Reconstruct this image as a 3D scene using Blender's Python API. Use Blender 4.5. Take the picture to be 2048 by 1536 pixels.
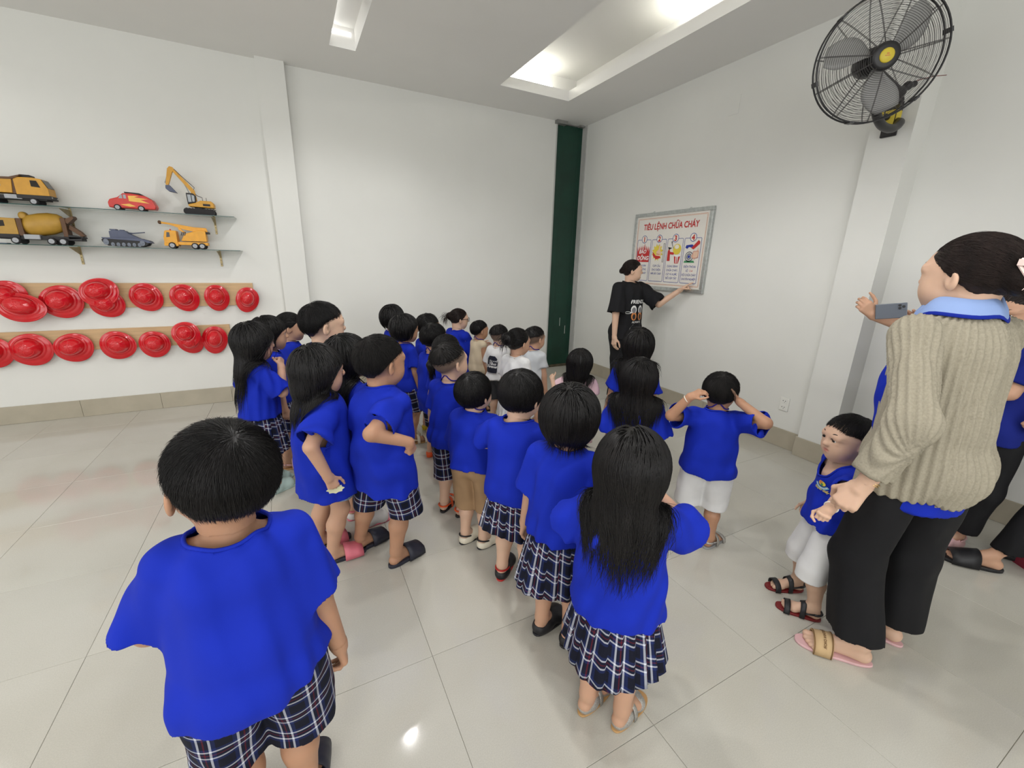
import bpy, bmesh, math, random
import numpy as np
from math import sin, cos, pi, radians as rad
random.seed(4); RS = np.random.RandomState(7)
S = bpy.context.scene
for o in list(bpy.data.objects): bpy.data.objects.remove(o)
COL = S.collection

# ---------------------------------------------------------------- camera, world, light, exposure
CAMH = 1.52
F_PX = 833.9
RC = np.array([[0.8895, -0.45627, 0.02452], [-0.1075, -0.26111, -0.9593], [0.44411, 0.85067, -0.28131]])  # right, down, forward
CPOS = np.array([0., 0., CAMH])
from mathutils import Matrix, Vector
cam_d = bpy.data.cameras.new('camera'); cam = bpy.data.objects.new('camera', cam_d); COL.objects.link(cam)
cam_d.sensor_fit = 'HORIZONTAL'; cam_d.sensor_width = 36; cam_d.lens = F_PX / 2048 * 36; cam_d.clip_start = .05
m = Matrix([[RC[0][i], -RC[1][i], -RC[2][i]] for i in range(3)]).to_4x4(); m.translation = CPOS
cam.matrix_world = m
S.camera = cam
S.view_settings.view_transform = 'Standard'; S.view_settings.look = 'None'
S.view_settings.gamma = 1; S.view_settings.use_curve_mapping = False
S.view_settings.exposure = 0.08
w = bpy.data.worlds.new('world'); S.world = w; w.use_nodes = True
w.node_tree.nodes['Background'].inputs[0].default_value = (.93, .97, 1, 1)
w.node_tree.nodes['Background'].inputs[1].default_value = .25

WARM = (1, .988, .975)
YL, XC, HC = 5.18, 3.712, 3.274          # left (far) wall plane, right wall plane, ceiling height
def area(name, loc, sx, sy, power, col=(1, .97, .92), rot=(0, 0, 0), spread=None, shape='RECTANGLE'):
    l = bpy.data.lights.new(name, 'AREA'); l.shape = shape; l.size = sx; l.size_y = sy; l.energy = power; l.color = col
    if spread: l.spread = spread
    o = bpy.data.objects.new(name, l); o.location = loc; o.rotation_euler = rot; COL.objects.link(o); return o
def spot(name, loc, power, ang=150, blend=.25, r=.05, col=(1, .988, .975), rot=(0, 0, 0)):
    l = bpy.data.lights.new(name, 'SPOT'); l.energy = power; l.spot_size = rad(ang); l.spot_blend = blend; l.shadow_soft_size = r; l.color = col
    o = bpy.data.objects.new(name, l); o.location = loc; o.rotation_euler = rot; COL.objects.link(o); return o
# the room's ceiling lighting carries on behind the camera: rows of panels / slots
area('ceiling_light_back', (-1.2, -1.4, HC - .02), 1.2, 1.2, 26, WARM)
area('ceiling_light_side', (-2.6, 1.8, HC - .02), .8, .8, 16, WARM)
# fill lamps added out of view, behind and far left, to brighten walls and ceiling
area('front_fill', (-.8, -3.5, 1.9), 6.5, 2.6, 112, (.97, .985, 1), (rad(-90), 0, pi))
area('side_fill', (-5.1, .8, 1.9), 4.5, 2.4, 70, (.97, .985, 1), (rad(90), 0, rad(-90)))
for x_, y_ in ((-3.05, 4.5), ): spot('downlight_beam', (x_, y_, HC - .01), 20, 156, .3, .06, WARM)

# ---------------------------------------------------------------- picture helpers
def ray(px, py):
    return RC.T @ np.array([(px - 1024) / F_PX, (py - 768) / F_PX, 1.])
def pix_floor(px, py, z=0.):
    d = ray(px, py); return CPOS + d * ((z - CAMH) / d[2])
def pix_depth(px, py, dep):
    return CPOS + ray(px, py) * dep
def pix_X(px, py, X): d = ray(px, py); return CPOS + d * (X / d[0])
def pix_Y(px, py, Y): d = ray(px, py); return CPOS + d * (Y / d[1])

# ---------------------------------------------------------------- materials
def srgb(r, g, b): return tuple(((c / 255) / 12.92 if c / 255 <= .04045 else ((c / 255 + .055) / 1.055) ** 2.4) for c in (r, g, b)) + (1,)
def mat(name, col=(.8, .8, .8, 1), rough=.6, metal=0, spec=.5, sss=0, trans=0, emit=None, es=1, coat=0, sheen=0, ior=None):
    m = bpy.data.materials.new(name); m.use_nodes = True
    b = m.node_tree.nodes['Principled BSDF']; i = b.inputs
    i['Base Color'].default_value = col; i['Roughness'].default_value = rough; i['Metallic'].default_value = metal
    i['Specular IOR Level'].default_value = spec
    if sss: i['Subsurface Weight'].default_value = sss; i['Subsurface Radius'].default_value = (.02, .008, .004)
    if trans: i['Transmission Weight'].default_value = trans
    if emit: i['Emission Color'].default_value = emit; i['Emission Strength'].default_value = es
    if coat: i['Coat Weight'].default_value = coat
    if sheen: i['Sheen Weight'].default_value = sheen
    if ior: i['IOR'].default_value = ior
    return m
def nd(m, t, **kw):
    n = m.node_tree.nodes.new(t)
    for k, v in kw.items():
        if k[0] == '_': n.inputs[int(k[1:])].default_value = v
        else: setattr(n, k, v)
    return n
def lk(m, a, ao, b, bi): m.node_tree.links.new(a.outputs[ao], b.inputs[bi])
def bsdf(m): return m.node_tree.nodes['Principled BSDF']
def noisy(m, scale=8, lo=.85, hi=1.1, bump=0, bscale=None, coord='Object', detail=4, dist=.02, stretch=None):
    """multiply the base colour by a noise and optionally add fine relief"""
    b = bsdf(m); base = tuple(b.inputs['Base Color'].default_value)
    tc = nd(m, 'ShaderNodeTexCoord'); src, so = tc, coord
    if stretch:
        mp = nd(m, 'ShaderNodeMapping'); mp.inputs['Scale'].default_value = stretch; lk(m, tc, coord, mp, 0); src, so = mp, 0
    n = nd(m, 'ShaderNodeTexNoise'); n.inputs['Scale'].default_value = scale; n.inputs['Detail'].default_value = detail
    lk(m, src, so, n, 'Vector')
    r = nd(m, 'ShaderNodeMapRange'); r.inputs[1].default_value = .3; r.inputs[2].default_value = .7; r.inputs[3].default_value = lo; r.inputs[4].default_value = hi
    lk(m, n, 0, r, 0)
    mx = nd(m, 'ShaderNodeVectorMath', operation='SCALE'); mx.inputs[0].default_value = base[:3]
    lk(m, r, 0, mx, 'Scale'); lk(m, mx, 0, b, 'Base Color')
    if bump:
        n2 = nd(m, 'ShaderNodeTexNoise'); n2.inputs['Scale'].default_value = bscale or scale * 6; n2.inputs['Detail'].default_value = 3
        lk(m, src, so, n2, 'Vector')
        bp = nd(m, 'ShaderNodeBump'); bp.inputs['Strength'].default_value = bump; bp.inputs['Distance'].default_value = dist
        lk(m, n2, 0, bp, 'Height'); lk(m, bp, 0, b, 'Normal')
    return m
M = {}
def mk(key, *a, **kw): M[key] = mat(key, *a, **kw); return M[key]

# ---------------------------------------------------------------- object helpers
def link(name, me, parent=None, mats=(), smooth=False):
    o = bpy.data.objects.new(name, me); COL.objects.link(o)
    for m_ in mats: me.materials.append(m_ if not isinstance(m_, str) else M[m_])
    if parent is not None: o.parent = parent
    if smooth: me.polygons.foreach_set('use_smooth', np.ones(len(me.polygons), dtype=bool))
    return o
def tag(o, label, cat, group=None, kind=None):
    if label: o['label'] = label
    if cat: o['category'] = cat
    if group: o['group'] = group
    if kind: o['kind'] = kind
    return o
def struct(o): o['kind'] = 'structure'; return o
def empty(name, loc=(0, 0, 0), rz=0., label=None, cat=None, group=None):
    o = bpy.data.objects.new(name, None); COL.objects.link(o); o.location = loc; o.rotation_euler = (0, 0, rz); o.empty_display_size = .05
    if label: tag(o, label, cat, group)
    return o
class MB:
    def __init__(s): s.v = []; s.f = []; s.mi = []; s.cur = 0
    def add(s, V, Fc):
        b = len(s.v); s.v += [tuple(map(float, p)) for p in V]
        s.f += [tuple(i + b for i in f) for f in Fc]; s.mi += [s.cur] * len(Fc); return s
    def box(s, lo, hi, R=None, c=None):
        x0, y0, z0 = lo; x1, y1, z1 = hi
        V = [(x0, y0, z0), (x1, y0, z0), (x1, y1, z0), (x0, y1, z0), (x0, y0, z1), (x1, y0, z1), (x1, y1, z1), (x0, y1, z1)]
        if R is not None: V = [tuple(np.array(R) @ np.array(p) + (np.array(c) if c is not None else 0)) for p in V]
        return s.add(V, [(0, 3, 2, 1), (4, 5, 6, 7), (0, 1, 5, 4), (1, 2, 6, 5), (2, 3, 7, 6), (3, 0, 4, 7)])
    def prism(s, poly, t0, t1, ax=1):
        """poly: list of 2-D points; extruded along axis ax between t0 and t1 (other axes take the 2-D coords in order)"""
        n = len(poly)
        def P(p, t):
            q = [0, 0, 0]; o = [i for i in range(3) if i != ax]; q[o[0]] = p[0]; q[o[1]] = p[1]; q[ax] = t; return tuple(q)
        V = [P(p, t0) for p in poly] + [P(p, t1) for p in poly]
        Fc = [tuple(range(n)), tuple(reversed(range(n, 2 * n)))] + [(i, i + n, (i + 1) % n + n, (i + 1) % n) for i in range(n)]
        return s.add(V, Fc)
    def tube(s, pts, r, n=8, closed=False, caps=True):
        P = np.array(pts, float); m_ = len(P); rr = np.broadcast_to(np.array(r, float), (m_,))
        T = np.gradient(P, axis=0) if not closed else np.roll(P, -1, 0) - np.roll(P, 1, 0)
        T /= np.linalg.norm(T, axis=1)[:, None] + 1e-12
        up = np.array([0, 0, 1.]) if abs(T[0][2]) < .9 else np.array([1., 0, 0])
        V = []; u = np.cross(T[0], up); u /= np.linalg.norm(u)
        for i in range(m_):
            u = u - T[i] * (u @ T[i]); u /= np.linalg.norm(u) + 1e-12; v = np.cross(T[i], u)
            for k in range(n):
                a = 2 * pi * k / n; V.append(P[i] + rr[i] * (cos(a) * u + sin(a) * v))
        Fc = []
        for i in range(m_ if closed else m_ - 1):
            j = (i + 1) % m_
            for k in range(n): Fc.append((i * n + k, i * n + (k + 1) % n, j * n + (k + 1) % n, j * n + k))
        if caps and not closed: Fc += [tuple(reversed(range(n))), tuple(range((m_ - 1) * n, m_ * n))]
        return s.add(V, Fc)
    def lathe(s, prof, n=24, c=(0, 0, 0), R=None):
        """prof list of (r, h) revolved about local z"""
        V = []; Fc = []; R = np.eye(3) if R is None else np.array(R)
        for (r, h) in prof:
            for k in range(n):
                a = 2 * pi * k / n; V.append(R @ np.array([r * cos(a), r * sin(a), h]) + np.array(c))
        for i in range(len(prof) - 1):
            for k in range(n): Fc.append((i * n + k, i * n + (k + 1) % n, (i + 1) * n + (k + 1) % n, (i + 1) * n + k))
        if prof[0][0] > 1e-4: Fc.append(tuple(reversed(range(n))))
        if prof[-1][0] > 1e-4: Fc.append(tuple(range((len(prof) - 1) * n, len(prof) * n)))
        return s.add(V, Fc)
    def build(s, name, mats, parent=None, smooth=False, bevel=0):
        me = bpy.data.meshes.new(name); me.from_pydata(s.v, [], s.f)
        if not isinstance(mats, (list, tuple)): mats = [mats]
        o = link(name, me, parent, mats)
        if any(s.mi): me.polygons.foreach_set('material_index', s.mi)
        if smooth:
            me.polygons.foreach_set('use_smooth', [len(p.vertices) <= 4 for p in me.polygons])
        if bevel:
            b = o.modifiers.new('bevel', 'BEVEL'); b.width = bevel; b.segments = 2; b.limit_method = 'ANGLE'; b.angle_limit = rad(40)
        return o
RX = lambda a: np.array([[1, 0, 0], [0, cos(a), -sin(a)], [0, sin(a), cos(a)]])
RY = lambda a: np.array([[cos(a), 0, sin(a)], [0, 1, 0], [-sin(a), 0, cos(a)]])
RZ = lambda a: np.array([[cos(a), -sin(a), 0], [sin(a), cos(a), 0], [0, 0, 1.]])
def frame(z, up=(0, 0, 1)):
    """matrix whose columns are x, y, z with given z axis"""
    z = np.array(z, float); z /= np.linalg.norm(z); x = np.cross(up, z)
    if np.linalg.norm(x) < 1e-5: x = np.array([1., 0, 0])
    x /= np.linalg.norm(x); return np.stack([x, np.cross(z, x), z], 1)
# ---------------------------------------------------------------- setting
M['paint'] = noisy(mat('paint', srgb(226, 226, 221), .55), 1.3, .97, 1.02, bump=.08, bscale=60, dist=.003)
M['ceilpaint'] = noisy(mat('ceilpaint', srgb(238, 237, 234), .8), 1.2, .98, 1.02)
M['trimstone'] = noisy(mat('trimstone', srgb(176, 168, 150), .28), 6, .92, 1.06, detail=6)
M['grout'] = mat('grout', srgb(150, 144, 130), .7)
def tile_mat():
    m = mat('polished_tile', srgb(203, 199, 184), .09, spec=.38)
    b = bsdf(m); tc = nd(m, 'ShaderNodeTexCoord')
    n = nd(m, 'ShaderNodeTexNoise', ); n.inputs['Scale'].default_value = 1.1; n.inputs['Detail'].default_value = 5
    oi = nd(m, 'ShaderNodeObjectInfo'); ad = nd(m, 'ShaderNodeVectorMath', operation='ADD')
    lk(m, tc, 'Object', ad, 0); lk(m, oi, 'Location', ad, 1); lk(m, ad, 0, n, 'Vector')
    r = nd(m, 'ShaderNodeValToRGB'); r.color_ramp.elements[0].position = .3; r.color_ramp.elements[0].color = srgb(184, 180, 168)
    r.color_ramp.elements[1].position = .7; r.color_ramp.elements[1].color = srgb(198, 196, 187)
    lk(m, n, 0, r, 0)
    hv = nd(m, 'ShaderNodeHueSaturation'); mr = nd(m, 'ShaderNodeMapRange'); mr.inputs[3].default_value = .965; mr.inputs[4].default_value = 1.03
    lk(m, oi, 'Random', mr, 0); lk(m, mr, 0, hv, 'Value'); lk(m, r, 0, hv, 'Color')
    ns = nd(m, 'ShaderNodeTexNoise'); ns.inputs['Scale'].default_value = 260; ns.inputs['Detail'].default_value = 2; lk(m, tc, 'Object', ns, 'Vector')
    r2 = nd(m, 'ShaderNodeMapRange'); r2.inputs[1].default_value = .35; r2.inputs[2].default_value = .65; r2.inputs[3].default_value = .95; r2.inputs[4].default_value = 1.03; lk(m, ns, 0, r2, 0)
    mx = nd(m, 'ShaderNodeVectorMath', operation='SCALE'); lk(m, hv, 0, mx, 0); lk(m, r2, 0, mx, 'Scale'); lk(m, mx, 0, b, 'Base Color')
    nr = nd(m, 'ShaderNodeTexNoise'); nr.inputs['Scale'].default_value = 2.2; nr.inputs['Detail'].default_value = 4; lk(m, ad, 0, nr, 'Vector')
    r3 = nd(m, 'ShaderNodeMapRange'); r3.inputs[1].default_value = .35; r3.inputs[2].default_value = .7; r3.inputs[3].default_value = .055; r3.inputs[4].default_value = .13
    lk(m, nr, 0, r3, 0); lk(m, r3, 0, b, 'Roughness')
    return m
M['tile'] = tile_mat()

floor = struct(MB().box((-5.2, -3.6, -.06), (6.2, YL + .4, -.004)).build('floor', 'grout'))
# tiles: 0.6 m grid, joints read off the photo (x = .34/.95 ..., y = .69/1.28 ...)
TS = .606; X0 = .341; Y0 = .693; TSY = .5865
tv = None
def tile_mesh(wx, wy):
    b = MB(); g = .0006; c = .0011
    x0, x1, y0, y1 = -wx / 2 + g, wx / 2 - g, -wy / 2 + g, wy / 2 - g
    V = [(x0, y0, -.006), (x1, y0, -.006), (x1, y1, -.006), (x0, y1, -.006)]
    V += [(x0, y0, -c), (x1, y0, -c), (x1, y1, -c), (x0, y1, -c)]
    V += [(x0 + c, y0 + c, 0), (x1 - c, y0 + c, 0), (x1 - c, y1 - c, 0), (x0 + c, y1 - c, 0)]
    Fc = [(0, 1, 5, 4), (1, 2, 6, 5), (2, 3, 7, 6), (3, 0, 4, 7), (4, 5, 9, 8), (5, 6, 10, 9), (6, 7, 11, 10), (7, 4, 8, 11), (8, 9, 10, 11)]
    b.add(V, Fc); me = bpy.data.meshes.new('tile'); me.from_pydata(b.v, [], b.f); me.materials.append(M['tile']); return me
tm = {}
def tile(x0, x1, y0, y1):
    k = (round(x1 - x0, 3), round(y1 - y0, 3))
    if k[0] < .02 or k[1] < .02: return
    if k not in tm: tm[k] = tile_mesh(x1 - x0, y1 - y0)
    o = bpy.data.objects.new('tile', tm[k]); COL.objects.link(o); o.parent = floor; o.location = ((x0 + x1) / 2, (y0 + y1) / 2, random.uniform(-.0004, .0002))
xs = [X0 + TS * i for i in range(-8, 10) if X0 + TS * i < XC + .9]; ys = [Y0 + TSY * i for i in range(-5, 8) if Y0 + TSY * i < YL - .06]
ys = [y for y in ys if y > -2.6] + [YL]
xs = [x for x in xs if x < XC + .1] + [XC + .145]
for i in range(len(xs) - 1):
    for j in range(len(ys) - 1):
        tile(xs[i], xs[i + 1], ys[j], ys[j + 1])

# far-left wall (plane y = YL) with its pier, niche for the green column at the right end
GX0, GX1 = 3.262, 3.70
struct(MB().box((-5.2, YL, 0), (GX0, YL + .12, HC)).build('wall_left', 'paint'))
struct(MB().box((GX0, YL + .34, -.01), (XC + .2, YL + .42, HC)).box((GX0 - .1, YL + .12, 0), (GX0, YL + .34, HC)).build('wall_niche', 'paint'))
struct(MB().box((-.085, YL - .075, 0), (.155, YL + .01, HC)).build('trim_1', 'paint'))           # shallow pier on the far wall
# right wall (plane x = XC), pier with the fan, deeper bay beyond
PY0, PY1 = 1.53, 1.775
struct(MB().box((XC, PY1 - .05, 0), (XC + .14, YL + .42, HC)).build('wall_right', 'paint'))
struct(MB().box((XC - .055, PY0, 0), (XC + .16, PY1, HC)).build('trim_2', 'paint'))
struct(MB().box((XC + .145, -3.6, 0), (XC + .3, PY0 + .1, HC)).build('wall_right_bay', 'paint'))
struct(MB().box((-5.2, -3.72, 0), (XC + .72, -3.6, HC)).build('wall_back', 'paint'))
struct(MB().box((-5.32, -3.6, 0), (-5.2, YL + .12, HC)).build('wall_far_left', 'paint'))
BH = .164
def skirting(name, segs, pieces):
    root = None; b = MB()
    for s_ in segs: b.box(*s_)
    o = struct(b.build(name, 'grout'))
    for p in pieces: MB().box(*p).build('skirting_tile', 'trimstone', o, bevel=.0015)
    return o
sp = []
x = -4.9
while x < GX0:
    x1 = min(x + .6, GX0)
    for a, bq in ((x, min(x1, -.085)), (max(x, .155), x1)):
        if bq - a > .03: sp.append(((a + .001, YL - .012, .001), (bq - .001, YL - .001, BH)))
    x += .6
sp += [((-.097, YL - .088, .001), (.167, YL - .076, BH)), ((-.097, YL - .076, .001), (-.086, YL - .001, BH)), ((.156, YL - .076, .001), (.167, YL - .001, BH))]
skirting('baseboard_left', [((-4.9, YL - .004, .001), (GX0, YL + .001, BH - .003))], sp)
sp = []; y = YL - .03
while y > PY1:
    y1 = max(y - .6, PY1 + .012); sp.append(((XC - .012, y1 + .001, .001), (XC - .001, y - .001, BH))); y -= .6
sp += [((XC - .068, PY0 - .012, .001), (XC - .056, PY1 + .012, BH)), ((XC - .056, PY1 + .0005, .001), (XC - .001, PY1 + .012, BH)), ((XC - .056, PY0 - .012, .001), (XC + .13, PY0 - .001, BH))]
y = PY0 - .013
while y > -2.2:
    sp.append(((XC + .133, y - .6, .001), (XC + .144, y - .001, BH))); y -= .6
skirting('baseboard_right', [((XC - .004, PY1, .001), (XC + .001, YL - .03, BH - .003))], sp)

# ceiling with a long tray (cove) and a narrow light slot
TX0, TX1, TY0, TY1 = 2.14, 3.0, -1.5, 4.545     # tray opening
RX0, RX1, RY0, RY1 = .507, .723, -1.3, 4.54     # slot opening
T = .10
c = MB()
c.box((-5.2, -3.6, HC), (RX0, YL + .42, HC + T)); c.box((RX0, RY1, HC), (RX1, YL + .42, HC + T)); c.box((RX0, -3.6, HC), (RX1, RY0, HC + T))
c.box((RX1, -3.6, HC), (TX0, YL + .42, HC + T)); c.box((TX0, TY1, HC), (TX1, YL + .42, HC + T)); c.box((TX0, -3.6, HC), (TX1, TY0, HC + T))
c.box((TX1, -3.6, HC), (XC + .72, YL + .42, HC + T))
struct(c.build('ceiling', 'ceilpaint'))
cu = MB()   # upper deck above tray and slot, wider than the opening so the cove lamps hide
cu.box((TX0 - .3, TY0 - .3, HC + .34), (TX1 + .3, TY1 + .3, HC + .38))
for a in (((TX0 - .34, TY0 - .3, HC + T), (TX0 - .3, TY1 + .3, HC + .34)), ((TX1 + .3, TY0 - .3, HC + T), (TX1 + .34, TY1 + .3, HC + .34)),
          ((TX0 - .34, TY1 + .3, HC + T), (TX1 + .34, TY1 + .34, HC + .38)), ((TX0 - .34, TY0 - .34, HC + T), (TX1 + .34, TY0 - .3, HC + .38))): cu.box(*a)
cu.box((RX0 - .02, RY0 - .02, HC + T + .06), (RX1 + .02, RY1 + .02, HC + T + .10))
for a in (((RX0 - .04, RY0, HC + T), (RX0 - .0, RY1, HC + T + .06)), ((RX1, RY0, HC + T), (RX1 + .04, RY1, HC + T + .06)), ((RX0, RY1, HC + T), (RX1, RY1 + .04, HC + T + .06))): cu.box(*a)
struct(cu.build('trim_3', 'ceilpaint'))
M['lamp'] = mat('lamp', (1, 1, 1, 1), .4, emit=(1, .985, .93, 1), es=38)
M['cove_lamp'] = mat('cove_lamp', (1, 1, 1, 1), .4, emit=(1, .98, .88, 1), es=30)
M['white_plastic'] = mat('white_plastic', srgb(232, 232, 226), .35)
# fluorescent battens lying in the cove
k = 0
for (x, y0, y1, where) in ((TX1 + .13, .75, 3.35, 'along the right edge of the tray'), ):
    for yy in (y0 + .0, y0 + 1.3):
        t = empty('batten_lamp', (x, yy + .6, HC + T + .001), 0, ('nearer' if k == 0 else 'farther') + ' fluorescent batten hidden in the ceiling cove along the right edge of the tray', 'lamp'); k += 1
        MB().box((-.03, -.6, 0), (.03, .6, .03)).build('housing', 'white_plastic', t)
        MB().tube([(0, -.58, .045), (0, .58, .045)], .013, 10).build('tube', 'cove_lamp', t, smooth=True)
t = empty('batten_lamp', ((TX0 + TX1) / 2 - .05, TY1 + .14, HC + T + .001), pi / 2, 'fluorescent batten hidden in the ceiling cove at the far end of the tray', 'lamp')
MB().box((-.03, -.36, 0), (.03, .36, .03)).build('housing', 'white_plastic', t); MB().tube([(0, -.34, .045), (0, .34, .045)], .013, 10).build('tube', 'cove_lamp', t, smooth=True)
for i, y in enumerate((3.30, 2.42, 1.54, .66, -.22)):
    lab = ('farthest', 'second', 'third', 'fourth', 'last')[i]
    t = empty('downlight', (.6, y, HC + T + .06), 0, lab + ' round downlight along the narrow ceiling slot, counted from the far wall', 'lamp', 'downlights in the ceiling slot')
    MB().lathe([(.052, 0), (.052, -.012), (.044, -.018), (.036, -.012)], 24).build('rim', 'white_plastic', t, smooth=True)
    MB().lathe([(.001, -.020), (.02, -.018), (.036, -.010)], 20).build('bulb', 'lamp', t, smooth=True)
    spot('downlight_beam', (.6, y, HC - .0), 34, 152, .35, .05)

M['strip'] = mat('strip', (1, 1, 1, 1), .4, emit=(1, .99, .95, 1), es=4)  # weak glow for strips added to brighten the slot's far end
tag(MB().box((RX0 + .0005, 3.98, HC + .10), (RX0 + .006, RY1 - .03, HC + .125)).build('fill_strip', 'strip'), 'short LED strip inside the far end of the narrow ceiling slot', 'lamp')
tag(MB().box((RX0 + .03, RY1 - .006, HC + .10), (RX1 - .03, RY1 - .0005, HC + .125)).build('fill_strip', 'strip'), 'LED strip across the very end of the narrow ceiling slot', 'lamp')
# access plate on the right wall
tag(MB().box((XC - .004, 2.876, 2.842), (XC + .002, 2.976, 2.99)).build('access_plate', 'paint'), 'small white painted access plate high on the right wall left of the fan', 'plate')
# socket
so = empty('wall_socket', (XC - .0005, 1.963, .388), -pi / 2, 'white double power socket low on the right wall above the baseboard', 'socket')
so.rotation_euler = (0, 0, -pi / 2)
M['dark'] = mat('dark', (.012, .012, .013, 1), .5)
MB().box((-.038, -.010, -.06), (.038, 0, .06)).build('plate', 'white_plastic', so, bevel=.003)
for zz in (-.028, .028):
    b = MB().box((-.026, -.0125, zz - .022), (.026, -.0098, zz + .022)); o = b.build('outlet', 'white_plastic', so, bevel=.001)
    b = MB()
    for xx in (-.011, .009): b.lathe([(.0035, 0), (.0035, .001)], 10, (xx, -.0128, zz + .002), RX(pi / 2))
    b.box((-.001, -.0132, zz - .012), (.006, -.0126, zz - .009)); b.build('slots', 'dark', o)

# green steel column in the corner niche
M['green'] = noisy(mat('green', srgb(14, 58, 44), .42), 5, .75, 1.15, bump=.1, bscale=25, dist=.004)
M['galv'] = noisy(mat('galv', srgb(150, 150, 146), .45, metal=.3), 9, .8, 1.1)
gc = empty('steel_column', (3.48, YL + .14, -.004), 0, 'dark green painted steel column standing in the niche at the room corner', 'column')
MB().box((-.206, -.118, 0), (-.105, .15, HC)).build('flange', 'green', gc, bevel=.002)
MB().box((.155, -.10, 0), (.222, .15, HC)).build('flange', 'green', gc, bevel=.002)
MB().box((-.104, -.098, 0), (.154, .12, HC - .012)).build('web', 'green', gc)
MB().box((-.25, -.20, HC - .035), (-.09, .1, HC + .003)).build('cap_plate', 'galv', gc)
MB().box((.14, -.16, HC - .016), (.22, .0, HC + .003)).build('cap_plate', 'galv', gc)
b = MB().box((.02, -.0995, .62), (.025, -.0975, .74)); b.box((.118, -.0995, .50), (.123, -.0975, .62)); b.build('scratch', 'white_plastic', gc)
MB().box((-.206, -.119, .0), (.222, -.0985, .035)).build('dirt_line', noisy(mat('dirt', srgb(92, 84, 66), .9), 30, .6, 1.2), gc)
M['edge'] = noisy(mat('edge', srgb(190, 190, 186), .7), 6, .88, 1.05)
struct(MB().box((GX0 - .006, YL - .003, 0), (GX0 + .012, YL + .12, HC)).build('trim_4', 'edge'))
struct(MB().box((XC - .014, YL - .06, 0), (XC + .003, YL + .05, HC)).build('trim_5', 'edge'))
# ---------------------------------------------------------------- implicit-surface engine (numpy): round cones, ellipsoids, cuts
def vec(*a): return np.array(a, float)
def nrm(v): return v / (np.linalg.norm(v) + 1e-12)
class Field:
    def __init__(s): s.p = []
    def cone(s, a, b, ra, rb, k=.02, sc=None, sub=False):
        s.p.append(('c', np.array(a, float), np.array(b, float), ra, rb, k, np.array(sc, float) if sc is not None else None, sub)); return s
    def ball(s, c, r, k=.02, sub=False): return s.ell(c, (r, r, r), None, k, sub)
    def ell(s, c, r, R=None, k=.02, sub=False):
        s.p.append(('e', np.array(c, float), np.array(r, float), R, 0, k, None, sub)); return s
    def plane(s, p, n, k=.004):           # removes the side the normal points to
        s.p.append(('p', np.array(p, float), nrm(np.array(n, float)), 0, 0, k, None, True)); return s
    def merged(s, *others):
        f = Field(); f.p = list(s.p)
        for o in others: f.p += o.p
        return f
    @staticmethod
    def d(pr, P):
        t, a, b, ra, rb, k, sc, sub = pr
        if t == 'c':
            if sc is not None: P = P / sc; a = a / sc; b = b / sc
            ba = b - a; q = P - a; h = np.clip((q @ ba) / (ba @ ba + 1e-12), 0, 1)
            return np.sqrt(((q - h[..., None] * ba) ** 2).sum(-1)) - (ra + (rb - ra) * h)
        if t == 'e':
            q = P - a
            if ra is not None: q = q @ ra
            k0 = np.sqrt(((q / b) ** 2).sum(-1)); k1 = np.sqrt(((q / (b * b)) ** 2).sum(-1)) + 1e-9
            return k0 * (k0 - 1) / k1
        return (P - a) @ b
    @staticmethod
    def mix(D, d, k, sub):
        if sub:
            d = -d; h = np.clip(.5 + .5 * (d - D) / k, 0, 1); return D + (d - D) * h + k * h * (1 - h)
        h = np.clip(.5 + .5 * (D - d) / k, 0, 1); return D + (d - D) * h - k * h * (1 - h)
    def __call__(s, P):
        P = np.asarray(P, float); D = np.full(P.shape[:-1], 1e3)
        for pr in s.p: 
            if pr[0] == 'p': D = s.mix(D, -((P - pr[1]) @ pr[2]) , pr[5], True) if False else np.maximum(D, (P - pr[1]) @ pr[2])
            else: D = s.mix(D, s.d(pr, P), pr[5], pr[7])
        return D
    def bounds(s, pad=.012):
        lo = np.full(3, 1e9); hi = -lo
        for t, a, b, ra, rb, k, sc, sub in s.p:
            if sub or t == 'p': continue
            if t == 'c':
                e = max(ra, rb) * (np.ones(3) if sc is None else sc); lo = np.minimum(lo, np.minimum(a, b) - e); hi = np.maximum(hi, np.maximum(a, b) + e)
            else:
                e = b if ra is None else np.full(3, max(b)); lo = np.minimum(lo, a - e); hi = np.maximum(hi, a + e)
        return lo - pad, hi + pad
    def grid(s, lo, h, n):
        D = np.full(n, 1e3, np.float32); ax = [lo[i] + h * np.arange(n[i]) for i in range(3)]
        for pr in s.p:
            t, a, b, ra, rb, k, sc, sub = pr; mg = k + 2.5 * h
            if t == 'p':
                D = np.maximum(D, ((ax[0] - a[0]) * b[0])[:, None, None] + ((ax[1] - a[1]) * b[1])[None, :, None] + ((ax[2] - a[2]) * b[2])[None, None, :]).astype(np.float32); continue
            if t == 'c':
                e = max(ra, rb) * (np.ones(3) if sc is None else sc); bl = np.minimum(a, b) - e; bh = np.maximum(a, b) + e
            else:
                e = b if ra is None else np.full(3, max(b)); bl = a - e; bh = a + e
            i0 = [max(0, int((bl[i] - mg - lo[i]) / h)) for i in range(3)]; i1 = [min(n[i], int((bh[i] + mg - lo[i]) / h) + 2) for i in range(3)]
            if any(i1[i] <= i0[i] for i in range(3)): continue
            X, Y, Z = np.meshgrid(ax[0][i0[0]:i1[0]], ax[1][i0[1]:i1[1]], ax[2][i0[2]:i1[2]], indexing='ij')
            d = s.d(pr, np.stack([X, Y, Z], -1))
            sl = tuple(slice(i0[i], i1[i]) for i in range(3))
            D[sl] = s.mix(D[sl], d, k, sub)
        return D, ax
EDG = [(a, b) for a in range(8) for b in range(a + 1, 8) if bin(a ^ b).count('1') == 1]
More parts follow.
